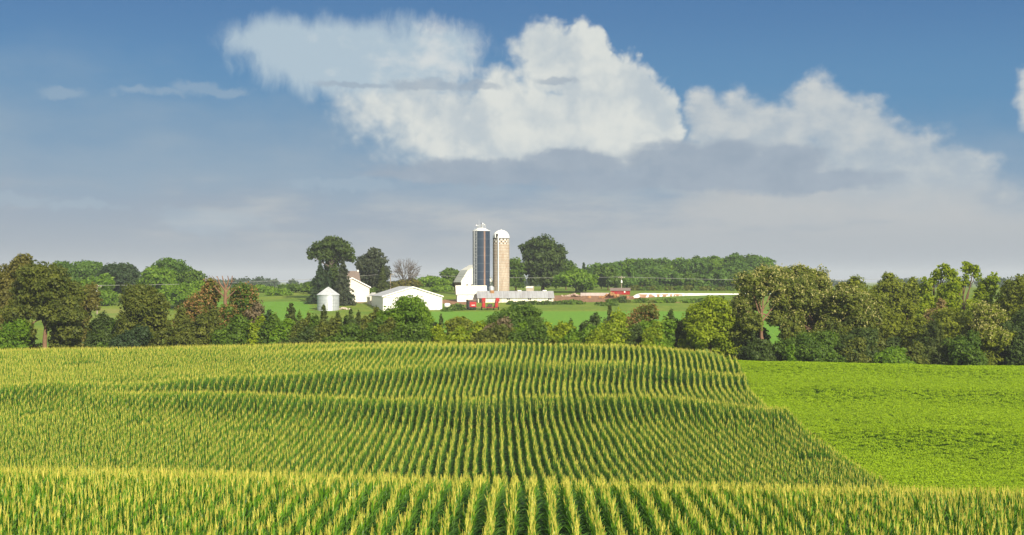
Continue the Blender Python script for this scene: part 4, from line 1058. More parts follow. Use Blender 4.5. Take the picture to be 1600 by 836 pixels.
# dark blue silo
Y = 478
ds = empty('blue_silo', base(752, Y)); tag(ds, 'tall dark blue glass-lined silo with a white cap and a ladder cage', 'silo')
zb = ds.location.z; r = m_of(13.4, Y); ze = zat(361, Y)-zb; zt = zat(355.7, Y)-zb
def blue_material():
    m, nt, out = nmat('blue_enamel')
    b = node(nt, 'ShaderNodeBsdfPrincipled'); b.inputs['Roughness'].default_value = .55; b.inputs['Specular IOR Level'].default_value = .25
    tc = node(nt, 'ShaderNodeTexCoord'); sp = node(nt, 'ShaderNodeSeparateXYZ'); nt.links.new(tc.outputs['Object'], sp.inputs[0])
    # bands between the sheet rings
    mu = node(nt, 'ShaderNodeMath', operation='DIVIDE'); mu.inputs[1].default_value = 2.72; nt.links.new(sp.outputs['Z'], mu.inputs[0])
    fr = node(nt, 'ShaderNodeMath', operation='FRACT'); nt.links.new(mu.outputs[0], fr.inputs[0])
    ba_ = node(nt, 'ShaderNodeMath', operation='LESS_THAN'); ba_.inputs[1].default_value = .03; nt.links.new(fr.outputs[0], ba_.inputs[0])
    nz = node(nt, 'ShaderNodeTexNoise'); nz.inputs['Scale'].default_value = 1.0; nz.inputs['Detail'].default_value = 4
    mp = node(nt, 'ShaderNodeMapping'); mp.inputs['Scale'].default_value = (1.5, 1.5, .35); nt.links.new(tc.outputs['Object'], mp.inputs[0]); nt.links.new(mp.outputs[0], nz.inputs['Vector'])
    c1 = node(nt, 'ShaderNodeMix', data_type='RGBA'); c1.inputs['A'].default_value = (.014,.030,.058,1); c1.inputs['B'].default_value = (.032,.048,.076,1)
    nt.links.new(nz.outputs['Fac'], c1.inputs['Factor'])
    c2 = node(nt, 'ShaderNodeMix', data_type='RGBA'); c2.inputs['B'].default_value = (.12,.14,.17,1)
    nt.links.new(c1.outputs['Result'], c2.inputs['A']); nt.links.new(ba_.outputs[0], c2.inputs['Factor'])
    nt.links.new(c2.outputs['Result'], b.inputs['Base Color']); nt.links.new(b.outputs[0], out.inputs[0])
    return m
MB().lathe([(r, -.5), (r, ze)], 64).build('wall', blue_material(), ds, smooth=True)
cap = MB().lathe([(r+.14, ze-.02), (r+.14, ze+.12), (r*.75, ze+.46), (r*.4, zt-.12), (.5, zt), (.1, zt+.04)], 64).build('roof', M['white_metal'], ds, smooth=True)
for a0, wd, z0_ in ((R(-66), .045, 0),):      # streak of rust runs down from the rim
    mb = MB(); n = 6
    vs = []; fs = []
    for j, z in enumerate((.0, ze-.05)):
        for i in range(n+1):
            a = a0 + (i/n-.5)*.20; vs.append(((r+.012)*math.cos(a), (r+.012)*math.sin(a), z))
    fs = [(i, i+1, n+1+i+1, n+1+i) for i in range(n)]
    mb.add(vs, fs).build('rust_streak', pmat('rust_streak', (.30,.19,.14), .8, .3, 1.2, col2=(.10,.08,.085), amt=1.0, stretch=(1,1,.25)), ds, smooth=True)
# ladder cage
mb = MB(); aL = R(-124); cx, cy = (r+.30)*math.cos(aL), (r+.30)*math.sin(aL)
for dx in (-.34, .34): mb.tube([(cx+dx, cy, .5), (cx+dx, cy, ze+1.0)], .07, 6)
for k in range(44): mb.tube([(cx-.34, cy, .7+k*.5), (cx+.34, cy, .7+k*.5)], .035, 4)
for k in range(18):
    z = 2.4 + k*1.16; mb.tube([(cx+.36*math.cos(t), cy+.42*math.sin(t), z) for t in np.linspace(-math.pi, 0, 9)], .035, 4)
mb.build('ladder_cage', M['galvanised_plain'], ds)
MB().tube([(cx-.62, cy+.25, .5), (cx-.62, cy+.25, ze)], .09, 8).build('filler_pipe', M['galvanised_plain'], ds)
# rail, hatch and antennas on the cap
mb = MB(); n = 14
for k in range(n):
    a = math.pi + math.pi*k/(n-1); mb.tube([(1.5*math.cos(a), 1.5*math.sin(a), ze+.7), (1.5*math.cos(a), 1.5*math.sin(a), zt+1.0)], .035, 4)
for h_ in (.45, .98): mb.tube([(1.5*math.cos(t), 1.5*math.sin(t), zt+h_) for t in np.linspace(math.pi, 2*math.pi, 18)], .035, 4)
mb.build('guard_rail', M['galvanised_plain'], ds)
an = MB().tube([(.0,-.3,zt), (.0,-.3,zt+1.6)], .10, 8).build('antenna_mast', M['dark_steel'], ds)
MB().tube([(-.75,-.4,zt), (-.75,-.4,zt+2.9)], .05, 6).build('whip_antenna', M['galvanised_plain'], ds)
for (x, z) in ((1.05, .95), (.5, 1.35), (-1.6, .75)):
    d = MB(); n = 14; vs = [(x, -.75, zt+z)]; 
    for rr, yy in ((.11, -.72), (.23, -.64)):
        for i in range(n): a = 2*math.pi*i/n; vs.append((x+rr*math.cos(a), yy, zt+z+rr*math.sin(a)))
    fs = [(0, 1+(i+1) % n, 1+i) for i in range(n)] + [(1+i, 1+(i+1) % n, 1+n+(i+1) % n, 1+n+i) for i in range(n)]
    d.add(vs, fs); d.tube([(x, -.62, zt+z), (x*.5, -.3, zt+z-.2)], .05, 5); d.tube([(x*.5, -.3, zt+z-.2), (x*.5, -.3, ze+.25)], .05, 5)
    d.build('dish_antenna', M['white_trim'], ds)

# concrete stave silo
Y = 482
cs = empty('stave_silo', base(783, Y)); tag(cs, 'tan concrete stave silo with a white dome and a checkered top band', 'silo')
zb = cs.location.z; r = m_of(13.0, Y); ze = zat(372.3, Y)-zb; zt = zat(359.2, Y)-zb
def stave_material():
    m, nt, out = nmat('concrete_staves')
    b = node(nt, 'ShaderNodeBsdfPrincipled'); b.inputs['Roughness'].default_value = .85; b.inputs['Specular IOR Level'].default_value = .2
    tc = node(nt, 'ShaderNodeTexCoord'); sp = node(nt, 'ShaderNodeSeparateXYZ'); nt.links.new(tc.outputs['Object'], sp.inputs[0])
    an_ = node(nt, 'ShaderNodeMath', operation='ARCTAN2'); nt.links.new(sp.outputs['Y'], an_.inputs[0]); nt.links.new(sp.outputs['X'], an_.inputs[1])
    an2 = node(nt, 'ShaderNodeMath', operation='MULTIPLY'); an2.inputs[1].default_value = r; nt.links.new(an_.outputs[0], an2.inputs[0])
    cb = node(nt, 'ShaderNodeCombineXYZ'); nt.links.new(an2.outputs[0], cb.inputs[0]); nt.links.new(sp.outputs['Z'], cb.inputs[1])
    br = node(nt, 'ShaderNodeTexBrick'); br.offset = .5
    br.inputs['Color1'].default_value = (.40,.345,.28,1); br.inputs['Color2'].default_value = (.52,.455,.375,1); br.inputs['Mortar'].default_value = (.24,.19,.15,1)
    br.inputs['Scale'].default_value = 1.0; br.inputs['Mortar Size'].default_value = .03; br.inputs['Brick Width'].default_value = .30; br.inputs['Row Height'].default_value = .76
    nt.links.new(cb.outputs[0], br.inputs['Vector'])
    nz = node(nt, 'ShaderNodeTexNoise'); nz.inputs['Scale'].default_value = .8; nz.inputs['Detail'].default_value = 6
    mp = node(nt, 'ShaderNodeMapping'); mp.inputs['Scale'].default_value = (1.6, 1.6, .3); nt.links.new(tc.outputs['Object'], mp.inputs[0]); nt.links.new(mp.outputs[0], nz.inputs['Vector'])
    mr = node(nt, 'ShaderNodeMapRange'); mr.inputs['From Min'].default_value = .5; mr.inputs['From Max'].default_value = .72; nt.links.new(nz.outputs['Fac'], mr.inputs['Value'])
    mx = node(nt, 'ShaderNodeMix', data_type='RGBA'); mx.inputs['B'].default_value = (.33,.25,.19,1)
    nt.links.new(br.outputs['Color'], mx.inputs['A']); nt.links.new(mr.outputs[0], mx.inputs['Factor'])
    # checkered band below the dome: black and white staves
    cv = node(nt, 'ShaderNodeTexChecker'); cv.inputs['Scale'].default_value = 1/.66; cv.inputs['Color1'].default_value = (.64,.60,.53,1); cv.inputs['Color2'].default_value = (.15,.125,.10,1)
    nt.links.new(cb.outputs[0], cv.inputs['Vector'])
    gt = node(nt, 'ShaderNodeMath', operation='GREATER_THAN'); gt.inputs[1].default_value = ze - 1.94; nt.links.new(sp.outputs['Z'], gt.inputs[0])
    m2 = node(nt, 'ShaderNodeMix', data_type='RGBA'); nt.links.new(mx.outputs['Result'], m2.inputs['A']); nt.links.new(cv.outputs['Color'], m2.inputs['B']); nt.links.new(gt.outputs[0], m2.inputs['Factor'])
    nt.links.new(m2.outputs['Result'], b.inputs['Base Color'])
    nt.links.new(b.outputs[0], out.inputs[0])
    return m
MB().lathe([(r, -.5), (r, ze)], 64).build('wall', stave_material(), cs, smooth=True)
MB().lathe([(r+.03, ze-.26), (r+.03, ze-.02)], 64).build('dark_rim', M['dark_steel'], cs, smooth=True)
prof = [(r+.08, ze), (r+.08, ze+.12)] + [(max(.05, (r+.04)*math.cos(t)), ze + .12 + (zt-ze-.12)*math.sin(t)) for t in np.linspace(0, math.pi/2, 14)]
dome = MB().lathe(prof, 64).build('dome', M['white_metal'], cs, smooth=True)
MB().lathe([(.3, zt-.05), (.3, zt+.18), (.05, zt+.25)], 12).build('vent', M['galvanised_plain'], dome, smooth=True)
aD = R(-124); dx, dy = math.cos(aD), math.sin(aD)
hx, hy = (r-.35)*dx, (r-.35)*dy
hd = MB().box(hx-.65, hx+.65, hy-.5, hy+.8, ze+.1, ze+1.5); hd.prism([(hx-.7, ze+1.5), (hx+.7, ze+1.5), (hx, ze+2.0)], hy-.6, hy+.9)
hd = hd.build('dome_hatch', M['white_metal'], dome)
MB().box(hx-.36, hx+.36, hy-.53, hy-.505, ze+.15, ze+1.4).build('opening', M['dark_opening'], hd)
aC = R(-108); ccx, ccy = (r+.25)*math.cos(aC), (r+.25)*math.sin(aC)
MB().lathe([(.20, -.3), (.20, ze+.25)], 14, ccx, ccy).build('unloading_chute', M['white_paint'], cs, smooth=True)
mb = MB()
for k in range(20):
    z = .8 + k*1.0
    if z < ze-1.5: mb.lathe([(r+.02, z), (r+.035, z+.03), (r+.02, z+.06)], 64)
mb.build('steel_hoops', M['rust'], cs, smooth=True)

# small feed bin between the silos
Y = 462; fb = empty('feed_bin', base(768, Y)); tag(fb, 'little silvery feed bin standing between the two silos', 'feed bin')
zb = fb.location.z; r = m_of(4.4, Y); zt = zat(446.5, Y)-zb; ze = zat(449, Y)-zb; zl = zat(456.5, Y)-zb
MB().lathe([(.25, zl-1.1), (r, zl), (r, ze)], 24).build('tank', M['galvanised'], fb, smooth=True)
MB().lathe([(r+.05, ze-.02), (r+.05, ze+.02), (.18, zt), (.05, zt+.04)], 24).build('lid', M['galvanised_plain'], fb, smooth=True)
for k in range(4):
    a = math.pi/4 + k*math.pi/2; MB().tube([(r*math.cos(a), r*math.sin(a), -.2), (r*math.cos(a), r*math.sin(a), zl+.3)], .05, 5).build('leg', M['galvanised_plain'], fb)

# tiny beige shed behind the long shed
Y = 482; tb = empty('tool_shed', base(827, Y, ), R(-14)); tag(tb, 'tiny beige shed behind the roof of the long low shed', 'shed')
zb = tb.location.z; w = m_of(5, Y); ze = max(1.2, zat(450, Y)-zb); zr = ze+.5
MB().prismx([(0, -.4), (2.2, -.4), (2.2, ze), (1.1, zr), (0, ze)], -w, w).build('wall', M['tan_block'], tb)
mb = MB()
for sg in (-1, 1):
    p = [(1.1, zr+.02), (1.1, zr+.12), (1.1+1.3*sg, ze-.02), (1.1+1.3*sg, ze-.12)]
    mb.prismx(p if sg < 0 else p[::-1], -w-.15, w+.15)
mb.build('roof', M['cream_wall'], tb)

# red shed
Y = 486; rs = empty('red_shed', base(969, Y), R(-6)); tag(rs, 'low red shed with a dark roof left of the white silage bag', 'shed')
zb = rs.location.z; hw = m_of(15, Y); ze = zat(454, Y)-zb; zr = zat(450.5, Y)-zb
MB().prismx([(0, -.6), (4, -.6), (4, ze), (2, zr), (0, ze)], -hw, hw).build('wall', M['red_siding'], rs)
mb = MB(); s = (zr-ze)/2
for sg in (-1, 1):
    p = [(2, zr+.02), (2, zr+.14), (2+2.3*sg, ze-.3*s+.14), (2+2.3*sg, ze-.3*s+.02)]
    mb.prismx(p if sg < 0 else p[::-1], -hw-.25, hw+.25)
mb.build('roof', M['brown_shingle'], rs)
MB().box(hw-2.0, hw-1.5, -.05, .02, .7, 1.3).build('window', M['white_trim'], rs)
MB().box(-1, .6, -.06, .02, -.1, 1.6).build('sliding_door', M['red_dull'], rs)

# pinkish bunker wall
Y = 478; bw = empty('bunker_wall', base(930, Y), R(-2)); tag(bw, 'pale pinkish concrete wall between the rubble heap and the red shed', 'wall')
hw = m_of(23, Y); zb = bw.location.z; zt = max(.8, zat(457.5, Y)-zb)
mb = MB()
for k in range(6):
    x0 = -hw + k*2*hw/6; mb.box(x0+.015, x0+2*hw/6-.015, 0, .25, -.5, zt)
mb.build('wall_panels', M['concrete'], bw, bevel=.03)
mb = MB()
for k in range(7): x0 = -hw + k*2*hw/6; mb.box(x0-.1, x0+.1, .26, .7, -.5, zt*.85)
mb.build('buttresses', M['concrete'], bw)

# silage bag
def bag_material():
    m, nt, out = nmat('bag_plastic')
    b = node(nt, 'ShaderNodeBsdfPrincipled'); b.inputs['Roughness'].default_value = .4; b.inputs['Specular IOR Level'].default_value = .4
    tc = node(nt, 'ShaderNodeTexCoord'); sp = node(nt, 'ShaderNodeSeparateXYZ'); nt.links.new(tc.outputs['Object'], sp.inputs[0])
    nz = node(nt, 'ShaderNodeTexNoise'); nz.inputs['Scale'].default_value = .75; nz.inputs['Detail'].default_value = 4; nt.links.new(tc.outputs['Object'], nz.inputs['Vector'])
    def mr(src, a, b_, c, d):
        n = node(nt, 'ShaderNodeMapRange'); n.inputs['From Min'].default_value = a; n.inputs['From Max'].default_value = b_; n.inputs['To Min'].default_value = c; n.inputs['To Max'].default_value = d
        nt.links.new(src, n.inputs['Value']); return n.outputs[0]
    # torn lower side where brown silage shows, in the left half
    a = mr(sp.outputs['Z'], .95, 1.15, 1, 0); bx = mr(sp.outputs['X'], 17, 24, 1, 0); cn = mr(nz.outputs['Fac'], .44, .47, 0, 1); bl = mr(sp.outputs['X'], 1.2, 2.0, 0, 1)
    def mul(p, q):
        n = node(nt, 'ShaderNodeMath', operation='MULTIPLY'); nt.links.new(p, n.inputs[0]); nt.links.new(q, n.inputs[1]); return n.outputs[0]
    fac = mul(mul(a, bx), mul(cn, bl))
    mx = node(nt, 'ShaderNodeMix', data_type='RGBA'); mx.inputs['A'].default_value = (.80,.79,.76,1); mx.inputs['B'].default_value = (.28,.16,.09,1)
    nt.links.new(fac, mx.inputs['Factor']); nt.links.new(mx.outputs['Result'], b.inputs['Base Color'])
    bp = node(nt, 'ShaderNodeBump'); bp.inputs['Strength'].default_value = .5; bp.inputs['Distance'].default_value = .2; nt.links.new(nz.outputs['Fac'], bp.inputs['Height']); nt.links.new(bp.outputs[0], b.inputs['Normal'])
    nt.links.new(b.outputs[0], out.inputs[0]); return m
p0 = Vector((at(989, 470), 470, 0)); p1 = Vector((at(1225, 500), 500, 0)); d = p1-p0; Lb = d.length
sb = bpy.data.objects.new('silage_bag', None)
mb = MB(); nL, nA = 90, 15; vs = []; fs = []
ang = math.atan2(d.y, d.x); rg = np.random.default_rng(3)
z00 = hz(p0.x, p0.y)
for i in range(nL+1):
    s = Lb*i/nL; X = p0.x + d.x*i/nL; Yq = p0.y + d.y*i/nL; g = hz(X, Yq) - z00
    e = min(1, s/2.6)**.6*min(1, (Lb-s)/1.5 + .05)**.5; hgt = (zat(457.3+1.6*i/nL, Yq) - hz(X, Yq))*.90*(1 + .04*math.sin(s*1.7) + .02*rg.normal())*max(e, .08)
    for k in range(nA):
        t = math.pi*k/(nA-1); vs.append((s, -1.5*math.cos(t)*(.4+.6*e), g + hgt*math.sin(t)**.75 - (.15 if k in (0, nA-1) else 0)))
for i in range(nL):
    for k in range(nA-1): fs.append((i*nA+k, i*nA+k+1, (i+1)*nA+k+1, (i+1)*nA+k))
mb.add(vs, fs)
sbo = mb.build('silage_bag', bag_material(), None, smooth=True); sbo.location = (p0.x, p0.y, z00); sbo.rotation_euler = (0, 0, ang)
tag(sbo, 'long white plastic silage bag lying on the rise, its near side torn brown', 'silage bag')
bpy.data.objects.remove(sb)

# red forage wagon
Y = 412; wg = empty('forage_wagon', base(738, Y), R(9)); tag(wg, 'red-backed forage wagon with dark sides left of the folded implement', 'wagon')
zb = wg.location.z; hw = m_of(6.1, Y); zt = zat(468.5, Y)-zb; z0 = .75
MB().box(-hw, hw, .0, 5.2, z0, zt-.25).build('box', M['dark_steel'], wg, bevel=.04)
MB().box(-hw-.08, hw+.08, -.1, 5.3, zt-.245, zt).build('roof', M['brown_wood'], wg, bevel=.03)
tg = MB().box(-hw+.35, hw+.02, -.09, -.01, z0+.15, zt-.55).build('tailgate', M['red_paint'], wg, bevel=.02)
MB().box(-.25, .75, -.12, -.095, z0+.62, z0+.78).build('white_badge', M['white_trim'], tg)
MB().box(-hw+.1, hw-.1, .3, 5.0, z0-.22, z0-.01).build('chassis', M['dark_steel'], wg)
for x in (-hw+.15, hw-.15):
    for y in (.9, 3.9): 
        wh = MB().wheel((x, y, .42), .45, .28).build('wheel', M['tyre'], wg, smooth=True)
        MB().wheel((x, y, .42), .22, .30).build('rim', M['white_trim'], wh, smooth=True)
MB().tube([(0, 5.0, z0-.15), (0, 7.2, .5)], .06, 6).build('drawbar', M['dark_steel'], wg)

# folded red implement
Y = 413; im = empty('folded_cultivator', base(766.5, Y), R(6)); tag(im, 'red field implement with two wings folded upright beside the wagon', 'implement')
zb = im.location.z; zt = zat(465.5, Y)-zb
def wing(x, lean, nm):
    mb = MB(); a = (x, -.9, .7); 
    for yy in (-.9, .3, 1.5):
        mb.tube([(x, yy, .6), (x+lean, yy, zt-.1)], .11, 6)
        mb.tube([(x+.55, yy, .6), (x+lean+.55, yy, zt-.3)], .10, 6)
    for k in range(6):
        t = k/5; z = .6 + (zt-.75)*t; xx = x + lean*t
        mb.tube([(xx, -1.0, z), (xx, 1.6, z)], .08, 5); mb.tube([(xx-.15, -.9, z), (xx+.75, -.9, z)], .08, 5)
        mb.tube([(xx-.15, 1.5, z), (xx+.75, 1.5, z)], .08, 5)
    w_ = mb.build('wing', M['red_dull'], im)
    MB().box(x+lean-.25, x+lean+.8, -1.08, -.98, zt-1.1, zt).build('end_panel', M['red_paint'], w_, bevel=.03)
    MB().box(x+lean*.3-.1, x+lean*.3+.7, -1.06, -1.0, .9, 2.1).build('lower_panel', M['red_paint'], w_)
    mb = MB()
    for k in range(7):
        t = .12 + .8*k/6; z = .6 + (zt-.7)*t; xx = x + lean*t
        sd = 1 if x > 0 else -1
        bx_ = xx + (.75 if sd > 0 else -.1)
        mb.tube([(bx_, -.7, z), (bx_+sd*.35, -.75, z+.05), (bx_+sd*.42, -.8, z-.22)], .04, 5)
    mb.build('shanks', M['rust'], w_)
wing(-2.35, .0, 'l'); wing(1.25, .45, 'r')
mb = MB()
for yy in (-.6, 1.2): mb.tube([(-2.3, yy, .62), (2.0, yy, .62)], .11, 6)
for x in (-.7, .5): mb.tube([(x, -1.0, .62), (x*.4, 4.2, .62)], .10, 6)
mb.tube([(-.8, -.6, .62), (-.1, -.5, 1.5), (.6, -.6, .62)], .08, 6)
mb.build('frame', M['red_dull'], im)
MB().box(-.75, .55, .2, 1.6, .75, 1.7).build('seed_box', M['dark_steel'], im, bevel=.05)
for x in (-2.6, -1.0, .9, 2.3):
    wh = MB().wheel((x, .2, .45), .5, .26).build('wheel', M['tyre'], im, smooth=True)
    MB().wheel((x, .2, .45), .24, .28).build('rim', M['tan_block'], wh, smooth=True)

# white rounded tank lying in the weeds
Y = 420; tk = empty('fuel_tank', base(699, Y), R(20)); tag(tk, 'small rounded white tank in the weeds right of the wide white shed', 'tank')
vs = []
mb = MB(); n = 20; prof = [(-.95,.05),(-.9,.35),(-.75,.55),(-.5,.66),(.5,.66),(.75,.55),(.9,.35),(.95,.05)]
for x, rr in prof:
    for i in range(n): a = 2*math.pi*i/n; vs.append((x, rr*math.cos(a), .85+rr*math.sin(a)))
fs = [(j*n+i, j*n+(i+1) % n, (j+1)*n+(i+1) % n, (j+1)*n+i) for j in range(len(prof)-1) for i in range(n)]
mb.add(vs, fs).build('tank', M['white_paint'], tk, smooth=True)
for x in (-.55, .55): MB().box(x-.08, x+.08, -.4, .4, -.1, .3).build('foot', M['dark_steel'], tk)

# rubble heap on the dirt yard: lumps in one pile
def heap(name, label, px, Y, n, rad, size, mat, seed):
    rg = np.random.default_rng(seed); X = at(px, Y); z = hz(X, Y); mb = MB()
    for i in range(n):
        x, y = rg.normal(0, rad, 2)*(1, .5); s = size*rg.uniform(.5, 1.3); zz = max(0, (rad-abs(x))*.45*rg.uniform(.3, 1))
        dirs = rg.normal(0, 1, (14, 3)); dirs /= np.linalg.norm(dirs, axis=1, keepdims=True)
        import bmesh
        bm = bmesh.new()
        for q in dirs: bm.verts.new(q*s*rg.uniform(.75, 1.1) + np.array([x, y, zz+s*.25]))
        bmesh.ops.convex_hull(bm, input=bm.verts)
        for v in [v for v in bm.verts if not v.link_faces]: bm.verts.remove(v)
        bm.verts.index_update()
        mb.add([v.co[:] for v in bm.verts], [[v.index for v in f.verts] for f in bm.faces]); bm.free()
    o = mb.build(name, mat); o.location = (X, Y, z); tag(o, label, 'rubble'); return o
heap('rubble_heap', 'heap of broken concrete and boards on the brown yard right of the long shed', 896, 474, 44, 2.0, .5, M['rubble'], 4)
heap('stone_heap', 'low pale heap of stones at the right foot of the grain bin', 537, 416, 22, 1.0, .36, M['tan_block'], 5)
heap('soil_heap', 'brown soil mound in front of the red shed', 955, 468, 40, 3.0, .6, M['rust'], 6)

# utility poles and the wire they carry
poles = []
def pole(px, Y, ytop, label, lamp=False):
    X = at(px, Y); z = hz(X, Y); zt = zat(ytop, Y)
    r_ = empty('utility_pole', (X, Y, z)); tag(r_, label, 'pole')
    MB().tube([(0,0,-.4), (0,0,zt-z)], [.20, .14], 10).build('post', M['weathered_pole'], r_, smooth=True)
    MB().box(-1.2, 1.2, -.06, .06, zt-z-.75, zt-z-.60).build('crossarm', M['weathered_pole'], r_)
    for x in (-1.1, -.4, .4, 1.1): MB().tube([(x, 0, zt-z-.60), (x, 0, zt-z-.38)], .06, 6).build('insulator', M['white_trim'], r_)
    if lamp: MB().lathe([(.28, zt-z-2.6), (.34, zt-z-2.3), (.2, zt-z-1.6), (.1, zt-z-1.55)], 14, .0, -.45).build('transformer', M['white_metal'], r_, smooth=True)
    return (X, Y, zt-.36)
pA = pole(152, 400, 444, 'leaning-grey utility pole by the willow-like tree on the left'.replace('leaning-', ''), lamp=True)
pB = pole(610, 476, 426, 'dark utility pole between the bur oak and the leafless tree')
pC = pole(971, 520, 431, 'pale utility pole with a white transformer behind the red shed', lamp=True)
pD = pole(1400, 540, 434, 'distant utility pole hidden among the trees on the right')
def sag(a, b, s):
    return [tuple(np.array(a)*(1-t) + np.array(b)*t - np.array([0, 0, s*4*t*(1-t)])) for t in np.linspace(0, 1, 25)]
for a, b, lab in ((pA, pB, 'thin power line crossing the far left trees'), (pB, pC, 'thin power line passing behind the barn and silos'), (pC, pD, 'thin power line in front of the wood behind the silage bag')):
    o = MB().tube(sag(a, b, .8), .045, 5).build('power_line', M['wire']); tag(o, lab, 'power line')
X = at(1384, 900); z = hz(X, 900)
mm = empty('radio_mast', (X, 900, z)); tag(mm, 'thin radio mast on the skyline above the trees on the right', 'mast')
MB().tube([(0,0,-.5), (0,0,zat(423, 900)-z)], [.32, .2], 6).build('mast', M['dark_steel'], mm)
mb = MB()
for h_ in (.5, .8, .95): mb.box(-.7, .7, -.1, .1, (zat(423, 900)-z)*h_-.1, (zat(423, 900)-z)*h_+.1)
mb.build('crossbars', M['dark_steel'], mm)

# ------------------------------------------------------------------ air
def haze():
    m, nt, out = nmat('haze')
    v = node(nt, 'ShaderNodeVolumePrincipled'); v.inputs['Density'].default_value = HAZE_DENSITY
    v.inputs['Color'].default_value = (.80, .87, .95, 1)
    nt.links.new(v.outputs[0], out.inputs['Volume'])
    o = MB().box(-6100, 6100, -210, 9200, -24, 75).build('haze', m); tag(o, 'thin pale haze in the air over the fields', 'haze', kind='stuff')
HAZE_DENSITY = .00014
haze()

# ------------------------------------------------------------------ sun, sky
SUN_AZ, SUN_EL = R(180 - 25), R(28)      # azimuth from +Y toward +X: behind the camera, to the right
s = Vector((math.sin(SUN_AZ)*math.cos(SUN_EL), math.cos(SUN_AZ)*math.cos(SUN_EL), math.sin(SUN_EL)))
sl = bpy.data.lights.new('sun', 'SUN'); sl.energy = 4.6; sl.angle = R(.5); sl.color = (1.0, .91, .74)
so = link(bpy.data.objects.new('sun', sl)); so.rotation_euler = (-s).to_track_quat('-Z', 'Y').to_euler(); so.location = (60, -60, 60)

world = bpy.data.worlds.new('World'); bpy.context.scene.world = world; world.use_nodes = True
try: world.cycles.sampling_method = 'NONE'      # the sun lamp carries the direct light
except Exception: pass
nt = world.node_tree; nt.nodes.clear()
STR = .10
wo = node(nt, 'ShaderNodeOutputWorld'); bg = node(nt, 'ShaderNodeBackground'); bg.inputs['Strength'].default_value = STR
sky = node(nt, 'ShaderNodeTexSky'); sky.sky_type = 'NISHITA'; sky.sun_disc = False; sky.sun_elevation = SUN_EL; sky.sun_rotation = SUN_AZ
sky.altitude = 300; sky.air_density = 1.0; sky.dust_density = .6; sky.ozone_density = 1.6
L = nt.links.new
def mth(op, a, b=None, c=None, clamp=False):
    n = node(nt, 'ShaderNodeMath', operation=op); n.use_clamp = clamp
    for i, v in enumerate((a, b, c)):
        if v is None: continue
        if isinstance(v, (int, float)): n.inputs[i].default_value = v
        else: L(v, n.inputs[i])
    return n.outputs[0]
def vmath(op, a, b=None, c=None):
    n = node(nt, 'ShaderNodeVectorMath', operation=op)
    for i, v in enumerate((a, b, c)):
        if v is None: continue
        if isinstance(v, tuple): n.inputs[i].default_value = v
        elif isinstance(v, (int, float)): n.inputs['Scale'].default_value = v
        else: L(v, n.inputs[i])
    return n.outputs['Value'] if op in ('LENGTH', 'DOT_PRODUCT') else n.outputs['Vector']
def rng_(src, a, b, c=0.0, d=1.0, smooth=True):
    n = node(nt, 'ShaderNodeMapRange'); n.interpolation_type = 'SMOOTHSTEP' if smooth else 'LINEAR'
    n.inputs['From Min'].default_value = a; n.inputs['From Max'].default_value = b; n.inputs['To Min'].default_value = c; n.inputs['To Max'].default_value = d
    L(src, n.inputs['Value']); return n.outputs['Result']
def noise(vec, scale, detail=6, rough=.55, lac=2.0, dist=0.0):
    n = node(nt, 'ShaderNodeTexNoise'); n.noise_dimensions = '2D'; n.inputs['Scale'].default_value = scale; n.inputs['Detail'].default_value = detail
    n.inputs['Roughness'].default_value = rough; n.inputs['Lacunarity'].default_value = lac; n.inputs['Distortion'].default_value = dist; L(vec, n.inputs['Vector']); return n
def mixc(a, b, fac):
    n = node(nt, 'ShaderNodeMix', data_type='RGBA'); n.clamp_factor = True
    for k, v in (('A', a), ('B', b)):
        if isinstance(v, tuple): n.inputs[k].default_value = (*v, 1)
        else: L(v, n.inputs[k])
    if isinstance(fac, float): n.inputs['Factor'].default_value = fac
    else: L(fac, n.inputs['Factor'])
    return n.outputs['Result']
def srgb(r, g, b):       # display colour -> radiance before the background strength
    f = lambda c: ((c/255+.055)/1.055)**2.4 if c > 10 else c/255/12.92
    return tuple(f(c)/STR/EXPO for c in (r, g, b))
EXPO = 2**.74
tc = node(nt, 'ShaderNodeTexCoord'); sp = node(nt, 'ShaderNodeSeparateXYZ'); L(tc.outputs['Generated'], sp.inputs[0])
az = mth('ARCTAN2', sp.outputs['X'], sp.outputs['Y']); el = mth('ARCSINE', sp.outputs['Z'])
K = 22.22                # one unit of (azimuth, elevation) is about 100 photo pixels
cb = node(nt, 'ShaderNodeCombineXYZ'); L(mth('MULTIPLY', az, K), cb.inputs[0]); L(mth('MULTIPLY', el, K), cb.inputs[1])
P0 = cb.outputs[0]
def AE(px, py): return (math.atan((px-800)/F)*K, math.atan((HZ-py)/F)*K)
def warp(vec, scale, amp, detail=4, rough=.55, off=0.0):
    v2 = vmath('ADD', vec, (off, off*1.7, off*.6))
    n = noise(v2, scale, detail, rough); d = vmath('SUBTRACT', n.outputs['Color'], (.5, .5, .5)); d = vmath('MULTIPLY', d, (amp*2, amp*2, 0))
    return vmath('ADD', vec, d)
def field(vec, blobs):
    """union of soft ellipses: >0 inside"""
    cur = None
    for b in blobs:
        x, y, rx, ry = b; cx, cy = AE(x, y); sx, sy = 100.0/rx, 100.0/ry
        v = vmath('MULTIPLY_ADD', vec, (sx, sy, 0), (-cx*sx, -cy*sy, 0))
        f = mth('SUBTRACT', 1.0, vmath('LENGTH', v))
        cur = f if cur is None else (lambda a, c: (lambda n: n)(mth('SMOOTH_MAX', a, c, .12)))(cur, f)
    return cur

